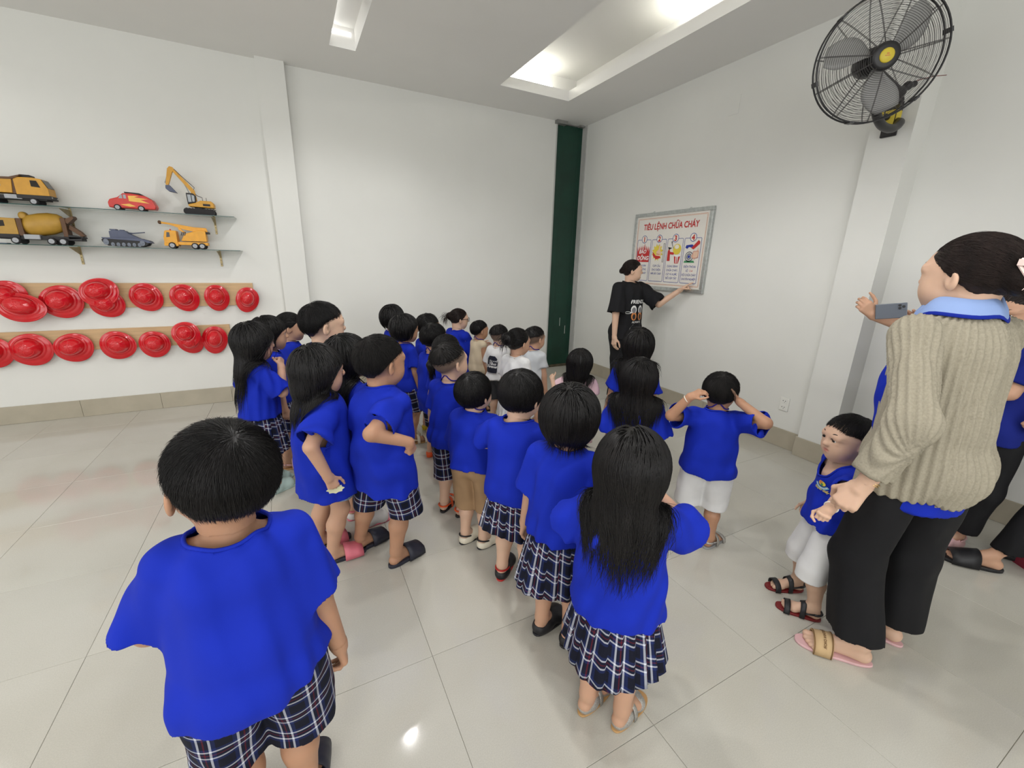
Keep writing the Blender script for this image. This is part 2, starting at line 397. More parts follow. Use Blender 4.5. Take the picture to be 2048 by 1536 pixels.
CRN = np.array([[(c >> 0) & 1, (c >> 1) & 1, (c >> 2) & 1] for c in range(8)])
def snets(D, lo, h):
    Sg = D < 0; n = D.shape
    cnt = np.zeros((n[0] - 1, n[1] - 1, n[2] - 1), np.int8)
    for c in CRN: cnt += Sg[c[0]:n[0] - 1 + c[0], c[1]:n[1] - 1 + c[1], c[2]:n[2] - 1 + c[2]]
    I = np.argwhere((cnt > 0) & (cnt < 8)); ids = np.full(cnt.shape, -1, np.int32); ids[tuple(I.T)] = np.arange(len(I))
    V8 = np.stack([D[I[:, 0] + c[0], I[:, 1] + c[1], I[:, 2] + c[2]] for c in CRN], 1).astype(float)
    acc = np.zeros((len(I), 3)); num = np.zeros(len(I))
    for a, b in EDG:
        va, vb = V8[:, a], V8[:, b]; x = (va < 0) != (vb < 0); t = np.where(x, va / (va - vb + 1e-20), 0)
        acc += x[:, None] * (CRN[a] + t[:, None] * (CRN[b] - CRN[a])); num += x
    P = lo + h * (I + acc / num[:, None])
    Q = []
    for ax in range(3):
        u, v = [(1, 2), (2, 0), (0, 1)][ax]
        sl0 = [slice(None)] * 3; sl1 = [slice(None)] * 3; sl0[ax] = slice(0, n[ax] - 1); sl1[ax] = slice(1, n[ax])
        x = Sg[tuple(sl0)] != Sg[tuple(sl1)]; E = np.argwhere(x)
        E = E[(E[:, u] > 0) & (E[:, v] > 0) & (E[:, u] < n[u] - 1) & (E[:, v] < n[v] - 1)]
        def cell(du, dv):
            c = E.copy(); c[:, u] -= du; c[:, v] -= dv; return ids[c[:, 0], c[:, 1], c[:, 2]]
        q = np.stack([cell(1, 1), cell(0, 1), cell(0, 0), cell(1, 0)], 1)
        ins = Sg[E[:, 0], E[:, 1], E[:, 2]]
        q[~ins] = q[~ins][:, ::-1]; Q.append(q)
    Q = np.concatenate(Q); Q = Q[(Q >= 0).all(1)]
    return P, Q
def compact(V, Q, extra=()):
    used = np.zeros(len(V), bool); used[Q.ravel()] = True; mp = np.cumsum(used) - 1
    return (V[used], mp[Q]) + tuple(e[used] for e in extra)
def np_mesh(name, V, Q, uv=None, smooth=True, attr=None, mi=None):
    me = bpy.data.meshes.new(name); n = Q.shape[1]
    me.vertices.add(len(V)); me.vertices.foreach_set('co', np.ascontiguousarray(V, np.float32).ravel())
    me.loops.add(len(Q) * n); me.loops.foreach_set('vertex_index', np.ascontiguousarray(Q, np.int32).ravel())
    me.polygons.add(len(Q)); me.polygons.foreach_set('loop_start', np.arange(0, len(Q) * n, n, dtype=np.int32))
    me.update(calc_edges=True)
    if smooth: me.polygons.foreach_set('use_smooth', np.ones(len(Q), bool))
    if mi is not None: me.polygons.foreach_set('material_index', mi)
    if uv is not None:
        l = me.uv_layers.new(name='UVMap'); l.data.foreach_set('uv', np.ascontiguousarray(uv, np.float32).ravel())
    if attr:
        for k, a in attr.items():
            at = me.attributes.new(k, 'FLOAT', 'POINT'); at.data.foreach_set('value', np.ascontiguousarray(a, np.float32))
    return me
def mesh_field(F, h, lo=None, hi=None, noise=None, cut=None):
    l2, h2 = F.bounds(); lo = l2 if lo is None else np.maximum(lo, l2); hi = h2 if hi is None else np.minimum(hi, h2)
    n = tuple(int(math.ceil((hi[i] - lo[i]) / h)) + 2 for i in range(3))
    D, ax = F.grid(lo, h, n)
    if noise is not None: D = D + noise(ax).astype(np.float32)
    return snets(D, lo, h)
def numgrad(F, P, e=.002):
    d0 = F(P); g = np.stack([F(P + np.eye(3)[i] * e) - d0 for i in range(3)], -1) / e
    return d0, g / (np.linalg.norm(g, axis=-1, keepdims=True) + 1e-9)
def folds(amp, lam, seed, aniso=(1, 1, 1)):
    r = np.random.RandomState(seed); K = []
    for i in range(5):
        d = nrm(r.randn(3)) * np.array(aniso); K.append((d * 2 * pi / (lam * r.uniform(.6, 1.6)), r.uniform(0, 6.28), r.uniform(.5, 1)))
    def f(ax):
        X, Y, Z = ax[0][:, None, None], ax[1][None, :, None], ax[2][None, None, :]
        wz = .35 * lam * np.sin(X * 2 * pi / (lam * 2.3) + 1 + Y * 19)
        out = 0
        for k, ph, a in K: out = out + a * np.sin(k[0] * X + k[1] * Y + k[2] * (Z + wz) + ph)
        return amp * out / 2
    return f
def strands_mesh(name, P, r0, r1=.0, n=3):
    """P (N, M, 3) polylines -> tapered n-sided ribbons in one mesh"""
    N, Mn, _ = P.shape; T = np.gradient(P, axis=1); T /= np.linalg.norm(T, axis=2, keepdims=True) + 1e-9
    ref = np.zeros_like(T); ref[..., 0] = .3; ref[..., 1] = .5; ref[..., 2] = .1; u = np.cross(T, ref); u /= np.linalg.norm(u, axis=2, keepdims=True) + 1e-9; v = np.cross(T, u)
    t = np.linspace(0, 1, Mn)
    if not np.ndim(r0): r0 = np.full(N, r0)
    r = r0[:, None, None] * (1 - t ** 2.2 * .93)[None, :, None]
    V = np.stack([P + r * (cos(2 * pi * k / n) * u + sin(2 * pi * k / n) * v) for k in range(n)], 2)
    idx = np.arange(N * Mn * n).reshape(N, Mn, n); Q = []
    for k in range(n):
        k2 = (k + 1) % n; Q.append(np.stack([idx[:, :-1, k], idx[:, :-1, k2], idx[:, 1:, k2], idx[:, 1:, k]], -1).reshape(-1, 4))
    return V.reshape(-1, 3), np.concatenate(Q)
# ---------------------------------------------------------------- clothing, skin, hair materials
def skin(name, col):
    m = mat(name, col, .48, spec=.35, sss=.12)
    tc = nd(m, 'ShaderNodeTexCoord'); n = nd(m, 'ShaderNodeTexNoise'); n.inputs['Scale'].default_value = 14; lk(m, tc, 'Object', n, 0)
    a = nd(m, 'ShaderNodeMixRGB'); a.inputs[1].default_value = tuple(c * .93 for c in col[:3]) + (1,); a.inputs[2].default_value = (min(1, col[0] * 1.08), col[1] * 1.02, col[2] * 1.0, 1); lk(m, n, 0, a, 0)
    at = nd(m, 'ShaderNodeAttribute', attribute_name='lip'); b2 = nd(m, 'ShaderNodeMixRGB'); b2.inputs[2].default_value = (.42, .10, .09, 1); lk(m, at, 'Fac', b2, 0); lk(m, a, 0, b2, 1)
    at2 = nd(m, 'ShaderNodeAttribute', attribute_name='stub'); b3 = nd(m, 'ShaderNodeMixRGB'); b3.inputs[2].default_value = (.052, .040, .032, 1); lk(m, at2, 'Fac', b3, 0); lk(m, b2, 0, b3, 1)
    lk(m, b3, 0, bsdf(m), 'Base Color'); M[name] = m; return m
skin('skin', srgb(198, 158, 132)); skin('skin_fair', srgb(212, 178, 154)); skin('skin_tan', srgb(182, 140, 112))
def fabric(name, col, rough=.85, bump=.25, scale=700, lo=.93, hi=1.05, sheen=.0):
    m = mat(name, col, rough, spec=.25, sheen=sheen); noisy(m, 9, lo, hi, bump=bump, bscale=scale, dist=.0006); M[name] = m; return m
fabric('royal', srgb(16, 42, 172)); fabric('royal_dark', srgb(20, 34, 120)); fabric('blue_trim', srgb(18, 40, 150))
fabric('white_cloth', srgb(226, 226, 226)); fabric('grey_white', srgb(196, 200, 204)); fabric('khaki', srgb(164, 133, 100)); fabric('black_cloth', srgb(24, 24, 27), .8)
fabric('pants_black', srgb(22, 22, 25), .75); fabric('charcoal', srgb(66, 68, 72)); fabric('cream_cloth', srgb(206, 190, 164)); fabric('pink_cloth', srgb(222, 188, 196)); fabric('denim', srgb(132, 150, 174), lo=.8, hi=1.15)
fabric('paleblue', srgb(142, 166, 214)); fabric('lanyard', srgb(48, 36, 132)); fabric('beige_cloth', srgb(182, 165, 140))
def plaid():
    m = mat('plaid', (.01, .012, .03, 1), .85, spec=.2); uv = nd(m, 'ShaderNodeUVMap', uv_map='UVMap'); sp = nd(m, 'ShaderNodeSeparateXYZ'); lk(m, uv, 0, sp, 0)
    outs = []
    for ax, per in ((0, .080), (1, .082)):
        s_ = nd(m, 'ShaderNodeMath', operation='DIVIDE'); s_.inputs[1].default_value = per; lk(m, sp, ax, s_, 0)
        f = nd(m, 'ShaderNodeMath', operation='FRACT'); lk(m, s_, 0, f, 0)
        r = nd(m, 'ShaderNodeValToRGB'); cr = r.color_ramp; cr.interpolation = 'CONSTANT'
        K = [(0, (.006, .007, .016)), (.20, (.012, .022, .10)), (.31, (.60, .62, .70)), (.375, (.008, .010, .03)), (.475, (.13, .010, .018)), (.515, (.008, .010, .03)), (.61, (.60, .62, .70)), (.675, (.012, .022, .10)), (.78, (.006, .007, .016))]
        cr.elements[0].position = 0; cr.elements[0].color = K[0][1] + (1,); cr.elements[1].position = K[1][0]; cr.elements[1].color = K[1][1] + (1,)
        for p_, c_ in K[2:]: e = cr.elements.new(p_); e.color = c_ + (1,)
        lk(m, f, 0, r, 0); outs.append(r)
    a = nd(m, 'ShaderNodeVectorMath', operation='ADD'); lk(m, outs[0], 0, a, 0); lk(m, outs[1], 0, a, 1)
    s2 = nd(m, 'ShaderNodeVectorMath', operation='SCALE'); s2.inputs['Scale'].default_value = .54; lk(m, a, 0, s2, 0); lk(m, s2, 0, bsdf(m), 'Base Color'); M['plaid'] = m
plaid()
def hairmat(name, col, rough=.36):
    m = mat(name, col, rough, spec=.28); noisy(m, 30, .6, 1.5, bump=.35, bscale=90, dist=.003, stretch=(1, 1, .12)); M[name] = m
hairmat('hair', (.0075, .0066, .0066, 1), .42); hairmat('hair_brown', (.016, .0095, .008, 1), .5); hairmat('hair_matte', (.011, .0095, .009, 1), .62)
def knit():
    m = mat('knit', srgb(160, 153, 136), .95, spec=.1); uv = nd(m, 'ShaderNodeUVMap', uv_map='UVMap'); sp = nd(m, 'ShaderNodeSeparateXYZ'); lk(m, uv, 0, sp, 0)
    tc = nd(m, 'ShaderNodeTexCoord'); n = nd(m, 'ShaderNodeTexNoise'); n.inputs['Scale'].default_value = 160; n.inputs['Detail'].default_value = 3; lk(m, tc, 'Object', n, 0)
    r = nd(m, 'ShaderNodeMapRange'); r.inputs[1].default_value = .3; r.inputs[2].default_value = .7; r.inputs[3].default_value = .90; r.inputs[4].default_value = 1.07; lk(m, n, 0, r, 0)
    s_ = nd(m, 'ShaderNodeVectorMath', operation='SCALE'); s_.inputs[0].default_value = srgb(160, 153, 136)[:3]; lk(m, r, 0, s_, 'Scale'); lk(m, s_, 0, bsdf(m), 'Base Color')
    bp = nd(m, 'ShaderNodeBump'); bp.inputs['Strength'].default_value = .6; bp.inputs['Distance'].default_value = .003; lk(m, n, 0, bp, 'Height'); lk(m, bp, 0, bsdf(m), 'Normal'); M['knit'] = m
knit()
mk('eye_white', srgb(225, 220, 214), .2); mk('iris', (.01, .006, .004, 1), .1); mk('mouth_in', (.06, .012, .012, 1), .5); mk('teeth', srgb(230, 225, 212), .3)
def rubber(name, col, rough=.5): M[name] = noisy(mat(name, col, rough), 12, .93, 1.05)
rubber('rub_black', srgb(28, 28, 32)); rubber('rub_navy', srgb(38, 40, 54)); rubber('rub_cream', srgb(226, 218, 198)); rubber('rub_mint', srgb(182, 206, 202)); rubber('rub_orange', srgb(232, 92, 38))
rubber('rub_red', srgb(190, 36, 34)); rubber('rub_pink', srgb(226, 120, 136)); rubber('rub_pale', srgb(220, 178, 180)); rubber('sole_tan', srgb(190, 148, 96)); rubber('white_rub', srgb(222, 220, 216)); rubber('rub_yellow', srgb(214, 190, 40)); rubber('rub_green', srgb(34, 128, 66)); rubber('rub_grey', srgb(156, 158, 160)); rubber('rub_darkred', srgb(120, 24, 28))
m = mat('glitter', srgb(182, 180, 176), .3, metal=.6); noisy(m, 500, .55, 1.6, bump=1, bscale=420, dist=.002); M['glitter'] = m
mk('gold', (.83, .6, .28, 1), .25, metal=1); mk('band_beige', srgb(196, 166, 124), .8); mk('band_brown', srgb(120, 90, 56), .8)
# ---------------------------------------------------------------- people
CHILD = dict(head=.203, neckz=.778, shz=.742, shw=.087, chz=.672, chr=(.092, .066, .095), bez=.565, ber=(.086, .076, .085), pez=.485, per=(.088, .07, .065), hipx=.044, hipz=.475,
             thr=(.053, .036), cal=(.037, .024), knee=.262, ank=.048, arm=(.033, .027, .0195), ua=.166, fa=.140, hand=.106, foot=.164, neckr=.036)
ADULT = dict(head=.138, neckz=.842, shz=.815, shw=.098, chz=.735, chr=(.092, .064, .095), bez=.62, ber=(.080, .064, .085), pez=.53, per=(.094, .074, .070), hipx=.050, hipz=.515,
             thr=(.053, .034), cal=(.033, .021), knee=.275, ank=.045, arm=(.028, .023, .016), ua=.178, fa=.148, hand=.105, foot=.146, neckr=.032)
def ik(a, b, l1, l2, hint):
    v = b - a; D = np.linalg.norm(v); D2 = min(max(D, abs(l1 - l2) + 1e-4), (l1 + l2) * .9995); u = v / (D + 1e-9); b = a + u * D2
    x = (l1 * l1 - l2 * l2 + D2 * D2) / (2 * D2); h = math.sqrt(max(0, l1 * l1 - x * x)); n = np.array(hint, float); n = nrm(n - u * (n @ u))
    return a + u * x + n * h, b
CURL = dict(relaxed=(22, 28, 18), fist=(78, 92, 55), open=(4, 6, 4), grip=(48, 58, 35), half=(40, 45, 30), point=(78, 92, 55))
def hand_field(F, wr, f, n, s, L, pose, ra):
    f = nrm(f); n = nrm(n - f * (n @ f)); s = nrm(s - f * (s @ f)); W = L * .42
    F.cone(wr, wr + f * L * .12, ra, ra * .98, .006, )
    bx = (.36, .12, -.12, -.34); bl = (.50, .53, .51, .46); fl = (.42, .46, .43, .34)
    for i in range(4):
        b = wr + f * L * bl[i] + s * W * bx[i]
        F.cone(wr + f * L * .08 + s * W * bx[i] * .45, b, L * .088, L * .074, .008)
    F.cone(wr + f * L * .1 + s * W * .3 + n * L * .03, wr + f * L * .34 + s * W * .46 + n * L * .04, L * .085, L * .065, .008)
    for i in range(4):
        b = wr + f * L * bl[i] + s * W * bx[i]; c = CURL[pose]
        if pose == 'point' and i == 0: c = (6, 6, 4)
        th = 0; p = b; spread = s * bx[i] * (.28 if pose == 'open' else .08)
        for j, fr in enumerate((.46, .31, .23)):
            th += rad(c[j] * (1 + .08 * i)); d = nrm(cos(th) * (f + spread) + sin(th) * n); q = p + d * L * fl[i] * fr
            F.cone(p, q, L * (.054, .048, .043)[j], L * (.048, .043, .036)[j], .0022 if j else .004); p = q
    b = wr + f * L * .20 + s * W * .42 + n * L * .03
    if pose in ('fist', 'point', 'grip'): seg = ((nrm(f * .75 + s * .55 + n * .5), .26), (nrm(f * .7 - s * .25 + n * .55), .20), (nrm(f * .3 - s * .75 + n * .45), .16))
    elif pose == 'open': seg = ((nrm(f * .5 + s * .9 + n * .15), .24), (nrm(f * .7 + s * .75), .19), (nrm(f * .85 + s * .5), .16))
    else: seg = ((nrm(f * .75 + s * .65 + n * .3), .24), (nrm(f * .95 + s * .2 + n * .25), .19), (nrm(f * .98 + s * 0 + n * .2), .15))
    p = b
    for j, (d, l) in enumerate(seg):
        q = p + d * L * l; F.cone(p, q, L * (.064, .055, .050)[j], L * (.055, .050, .040)[j], .004); p = q
    return F
def foot_field(F, M_, o, L, s, toes=True):
    """M_: columns x,y,z of foot frame; o heel point on ground; s: sole height"""
    g = lambda x, y, z: o + M_ @ np.array([x * L, y * L, z * L + s])
    F.cone(g(0, .13, .115), g(0, .20, .16), .115 * L, .13 * L, .01)
    F.cone(g(0, .22, .34), g(.01, .60, .13), .135 * L, .10 * L, .02)
    F.cone(g(0, .15, .10), g(.0, .62, .085), .105 * L, .085 * L, .02)
    F.cone(g(-.09, .66, .085), g(.10, .70, .09), .085 * L, .09 * L, .02)
    if toes:
        for x, y, r in ((.12, .95, .062), (.035, .955, .046), (-.035, .93, .042), (-.098, .895, .040), (-.150, .85, .038)):
            F.cone(g(x * .8, .74, .065), g(x, y - r, r * .95), r * L * 1.05, r * L, .003)
    return F
def footprint(L, W, n=30, pinch=.14, off=.02):
    P = []
    for i in range(n):
        a = 2 * pi * i / n; y = .5 - .5 * cos(a); s = 1 if sin(a) >= 0 else -1
        w_ = (abs(sin(a)) ** .75) * (.72 + .30 * y) * (1 - pinch * math.exp(-((y - .42) / .16) ** 2) * (1 if s < 0 else .35))
        P.append((s * w_ * W / 2, (y * (1 + 2 * off) - off) * L))
    return P
def place_poly(P, M_, o, z): return [o + M_ @ np.array([x, y, z]) for x, y in P]
def sole_mesh(name, M_, o, L, W, z0, z1, mat_, parent, mir, off=.03):
    b = MB(); P = [(x * mir, y) for x, y in footprint(L, W, off=off)]; n = len(P)
    c = np.mean(P, 0); R_ = []
    for z, sc_ in ((z0, .955), (z0 + .002, .99), (z1 - .003, 1), (z1, .975)): R_ += place_poly([((x - c[0]) * sc_ + c[0], (y - c[1]) * (1 - (1 - sc_) * .5) + c[1]) for x, y in P], M_, o, z)
    Fc = [tuple(range(n)), tuple(reversed(range(3 * n, 4 * n)))]
    for k in range(3): Fc += [(k * n + i, (k + 1) * n + i, (k + 1) * n + (i + 1) % n, k * n + (i + 1) % n) for i in range(n)]
    b.add(R_, Fc); return b.build(name, mat_, parent, smooth=True)
def strap(name, M_, o, L, W, y0, y1, h, mat_, parent, s, hb=None, thick=.0035, tilt=0., n=14, x0=0.):
    V = []; hb = h if hb is None else hb; rows = 4
    for j in range(rows):
        t = j / (rows - 1); y = y0 + (y1 - y0) * t; hh = h * (1 - t) + hb * t
        for i in range(n + 1):
            a = pi * i / n; wd = W / 2 * (.80 + .2 * min(1, y * 1.3)) 
            V.append(o + M_ @ np.array([x0 - cos(a) * wd * 1.0, y * L + tilt * cos(a) * L, s * .4 + (hh * L + s * .6) * (sin(a) ** .62)]))
    Q = np.array([(j * (n + 1) + i, j * (n + 1) + i + 1, (j + 1) * (n + 1) + i + 1, (j + 1) * (n + 1) + i) for j in range(rows - 1) for i in range(n)])
    me = np_mesh(name, np.array(V), Q); ob = link(name, me, parent, [mat_]); md = ob.modifiers.new('thick', 'SOLIDIFY'); md.thickness = thick; md.offset = 1
    return ob
def shoe(kind, M_, o, L0, mir, parent, fine=1.):
    L = L0; W = L0 * .43; s = .012 if not kind.startswith('slide') else .020
    mtf = lambda F, name, m_, par=None: link(name, np_mesh(name, *compact(*mesh_field(F, .0034 * fine))), par or parent, [m_], True)
    g = lambda x, y, z: o + M_ @ np.array([x * L * mir, y * L, z * L])
    kd, *opt = kind.split(':'); c = opt[0] if opt else 'rub_black'; c2 = opt[1] if len(opt) > 1 else c
    if kd in ('slide', 'sandal2'):
        so = sole_mesh('shoe', M_, o, L, W, 0, s, M[c], parent, mir)
        if kd == 'slide': strap('strap', M_, o, L, W * 1.10, .44, .90, .30, M[c2], so, s, hb=.15, thick=.005)
        else:
            strap('strap', M_, o, L, W * 1.06, .70, .84, .20, M[c2], so, s, hb=.16); strap('strap', M_, o, L, W * .96, .36, .48, .37, M[c2], so, s, hb=.30)
            b = MB().tube([g(.165 * cos(a), .17 - .185 * sin(a), .24) for a in np.linspace(0, pi, 9)], .0052, 6); b.build('heel_strap', M[c2], so, smooth=True)
            [MB().tube([g(.165 * q_, .17, .24), g(.18 * q_, .42, .18)], .004, 6).build('side_strap', M[c2], so, smooth=True) for q_ in (-1, 1)]
        return so
    F = Field(); z = s * .5
    G = lambda x, y, zz: g(x, y, zz)
    if kd in ('croc', 'clog'):
        e = .014 / .15
        F.cone(G(0, .14, .13), G(0, .30, .14), .165 * L, .17 * L, .02); F.cone(G(0, .30, .12), G(.0, .66, .13), .17 * L, .165 * L, .03)
        F.cone(G(-.06, .70, .12), G(.07, .74, .12), .16 * L, .165 * L, .03); F.cone(G(0, .52, .26), G(.0, .66, .16), .125 * L, .14 * L, .03)
        F.plane(o + M_ @ np.array([0, 0, .004]), M_ @ np.array([0, 0, -1.]))
        F.cone(G(0, .17, .17), G(0, .17, .6), .125 * L, .19 * L, .004, sub=True); F.cone(G(0, .36, .26), G(0, .22, .6), .12 * L, .24 * L, .004, sub=True)
        so = mtf(F, 'shoe', M[c])
        sole_mesh('sole', M_, o, L * 1.03, W * 1.12, 0, .010, M[c2], so, mir)
        if kd == 'croc':
            b = MB().tube([g(.175 * cos(a) * 1.0, .26 - .27 * sin(a), .27 + .06 * sin(a)) for a in np.linspace(-.12, pi + .12, 13)], .0042, 6); b.build('heel_strap', M[c2 if len(opt) > 1 else c], so, smooth=True)
            b = MB()
            for x, y in ((-.07, .62), (.03, .62), (.1, .68), (-.02, .72), (.08, .78), (-.09, .74)): b.lathe([(.0001, .0), (.0052, -.001)], 10, g(x, y, .305 - abs(x) * .25 - max(0, y - .62) * .32), M_)
            b.build('hole', M['dark'], so)
        return so
    if kd == 'mary':
        F.cone(G(0, .13, .12), G(0, .30, .12), .130 * L, .135 * L, .02); F.cone(G(0, .30, .10), G(0, .66, .10), .135 * L, .13 * L, .03); F.cone(G(-.05, .72, .09), G(.06, .76, .09), .12 * L, .125 * L, .03)
        F.plane(o + M_ @ np.array([0, 0, .005]), M_ @ np.array([0, 0, -1.])); F.cone(G(0, .17, .27), G(0, .50, .30), .115 * L, .105 * L, .004, sub=True)
        so = mtf(F, 'shoe', M[c]); sole_mesh('sole', M_, o, L, W * 1.0, 0, .009, M[c2], so, mir, off=.02)
        strap('strap', M_, o, L, W * .84, .40, .49, .30, M[c], so, .006, hb=.27); return so
def trilerp(D, lo, h, P):
    q = (P - lo) / h; i = np.clip(q.astype(int), 0, np.array(D.shape) - 2); f = q - i; out = 0
    for c in CRN: w_ = np.prod(np.where(c, f, 1 - f), -1); out = out + w_ * D[i[:, 0] + c[0], i[:, 1] + c[1], i[:, 2] + c[2]]
    return out
CG = {}
def cloth(name, parts, cuts_global, neck, h, noise, mat_, parent, axes=None, k=.014, thick=.004, uvs=1., rib=0, under=None, um=.007):
    """parts: list of (Field, [ (point, normal) cut planes ]) ; unions them, removes the cap faces, gives metric UVs around each part's axis"""
    lo = np.full(3, 1e9); hi = -lo
    for F, c in parts: a, b = F.bounds(.02); lo = np.minimum(lo, a); hi = np.maximum(hi, b)
    n = tuple(int(math.ceil((hi[i] - lo[i]) / h)) + 1 for i in range(3)); D = None
    for F, c in parts:
        d, ax = F.grid(lo, h, n); dc = d
        for p, nn in c: nn = nrm(np.array(nn, float)); dc = np.maximum(dc, ((ax[0] - p[0]) * nn[0])[:, None, None] + ((ax[1] - p[1]) * nn[1])[None, :, None] + ((ax[2] - p[2]) * nn[2])[None, None, :])
        if D is None: D, U = dc, d
        else: D = Field.mix(D, dc, k, False); U = Field.mix(U, d, k, False)
    if noise is not None: nz = noise(ax); D = D + nz; U = U + nz
    if under is not None:
        d, _ = under.grid(lo, h, n); d = d - um; dc = d
        for p, nn in parts[0][1]: nn = nrm(np.array(nn, float)); dc = np.maximum(dc, ((ax[0] - p[0]) * nn[0])[:, None, None] + ((ax[1] - p[1]) * nn[1])[None, :, None] + ((ax[2] - p[2]) * nn[2])[None, None, :])
        D = Field.mix(D, dc, .01, False); U = Field.mix(U, d, .01, False)
    if neck is not None:
        G, _ = neck.grid(lo, h, n); D = np.maximum(D, -np.minimum(G, 1e2))
    for p, nn in cuts_global: nn = nrm(np.array(nn, float)); D = np.maximum(D, ((ax[0] - p[0]) * nn[0])[:, None, None] + ((ax[1] - p[1]) * nn[1])[None, :, None] + ((ax[2] - p[2]) * nn[2])[None, None, :])
    V, Q = snets(D, lo, h); u = trilerp(U, lo, h, V); cap = np.zeros(len(V), bool)
    for F, c in parts:
        f_ = None
        for p, nn in c: 
            f_ = F(V) if f_ is None else f_; pl = (V - np.array(p)) @ nrm(np.array(nn, float)); cap |= (np.abs(pl) < .95 * h) & (f_ < -.5 * h)
    for p, nn in cuts_global: cap |= np.abs((V - np.array(p)) @ nrm(np.array(nn, float))) < .95 * h
    if neck is not None: cap |= np.abs(neck(V)) < 1.3 * h
    cap &= u < -.5 * h
    Q = Q[~cap[Q].all(1)]; V, Q, = compact(V, Q)
    e = np.sort(np.concatenate([Q[:, [0, 1]], Q[:, [1, 2]], Q[:, [2, 3]], Q[:, [3, 0]]]), 1); ky = e[:, 0].astype(np.int64) * len(V) + e[:, 1]; uq, ct_ = np.unique(ky, return_counts=True); be = uq[ct_ == 1]
    bi = np.unique(np.concatenate([be // len(V), be % len(V)])).astype(int); B_ = V[bi]; best = np.full(len(bi), 2.6 * h); tgt_ = B_.copy()
    for F, c in parts:
        for p, nn in c:
            nn = nrm(np.array(nn, float)); pl = (B_ - np.array(p)) @ nn; m_ = (np.abs(pl) < best) & (F(B_) < 2 * h); best[m_] = np.abs(pl[m_]); tgt_[m_] = (B_ - pl[:, None] * nn)[m_]
    for p, nn in cuts_global: nn = nrm(np.array(nn, float)); pl = (B_ - np.array(p)) @ nn; m_ = np.abs(pl) < best; best[m_] = np.abs(pl[m_]); tgt_[m_] = (B_ - pl[:, None] * nn)[m_]
    if neck is not None:
        T_ = B_.copy()
        for _ in range(8):
            d_, g_ = numgrad(neck, T_); T_ = T_ - g_ * np.clip(d_, -.01, .01)[:, None]; uu = trilerp(U, lo, h, T_); T_[:, 2] -= np.clip(uu, -.01, .01) * .8
        dn = np.abs(neck(B_)); m_ = (dn < best) & (np.linalg.norm(T_ - B_, axis=1) < .03); tgt_[m_] = T_[m_]; CG['rp'] = tgt_[m_]
    V[bi] = tgt_
    uv = None
    if axes:
        C_ = V[Q].mean(1); reg = np.stack([F(C_) for F, _ in parts], 1).argmin(1); uv = np.zeros((len(Q), 4, 2))
        for r, (a, b, R_) in enumerate(axes):
            m_ = reg == r
            if not m_.any(): continue
            w_ = nrm(b - a); e1 = nrm(np.cross(w_, (0, 1., .01)) if abs(w_[1]) < .9 else np.cross(w_, (1., 0, 0))); e2 = np.cross(w_, e1); q = V[Q[m_]] - a
            th = np.arctan2(q @ e1, q @ e2); th = th[:, :1] + (th - th[:, :1] + pi) % (2 * pi) - pi; uv[m_, :, 0] = th * R_ * uvs; uv[m_, :, 1] = (q @ w_) * uvs
        if rib:   # knitted ribs as real relief: displace along the normals by rib phase
            me = np_mesh('t', V, Q); N = np.empty(len(V) * 3, np.float32); me.vertices.foreach_get('normal', N); bpy.data.meshes.remove(me); acc = np.zeros(len(V)); ct = np.zeros(len(V))
            ph = (0.5 + .5 * np.cos(uv[..., 0] * 2 * pi / .0235)) ** .6; np.add.at(acc, Q.ravel(), ph.ravel()); np.add.at(ct, Q.ravel(), 1); V = V + N.reshape(-1, 3) * ((acc / np.maximum(ct, 1) - .35) * rib)[:, None]
    me = np_mesh(name, V, Q, uv=uv); o = link(name, me, parent, [M[mat_]]); CG['u'] = (U, lo, h)
    if thick: md = o.modifiers.new('thick', 'SOLIDIFY'); md.thickness = thick; md.offset = -1
    return o

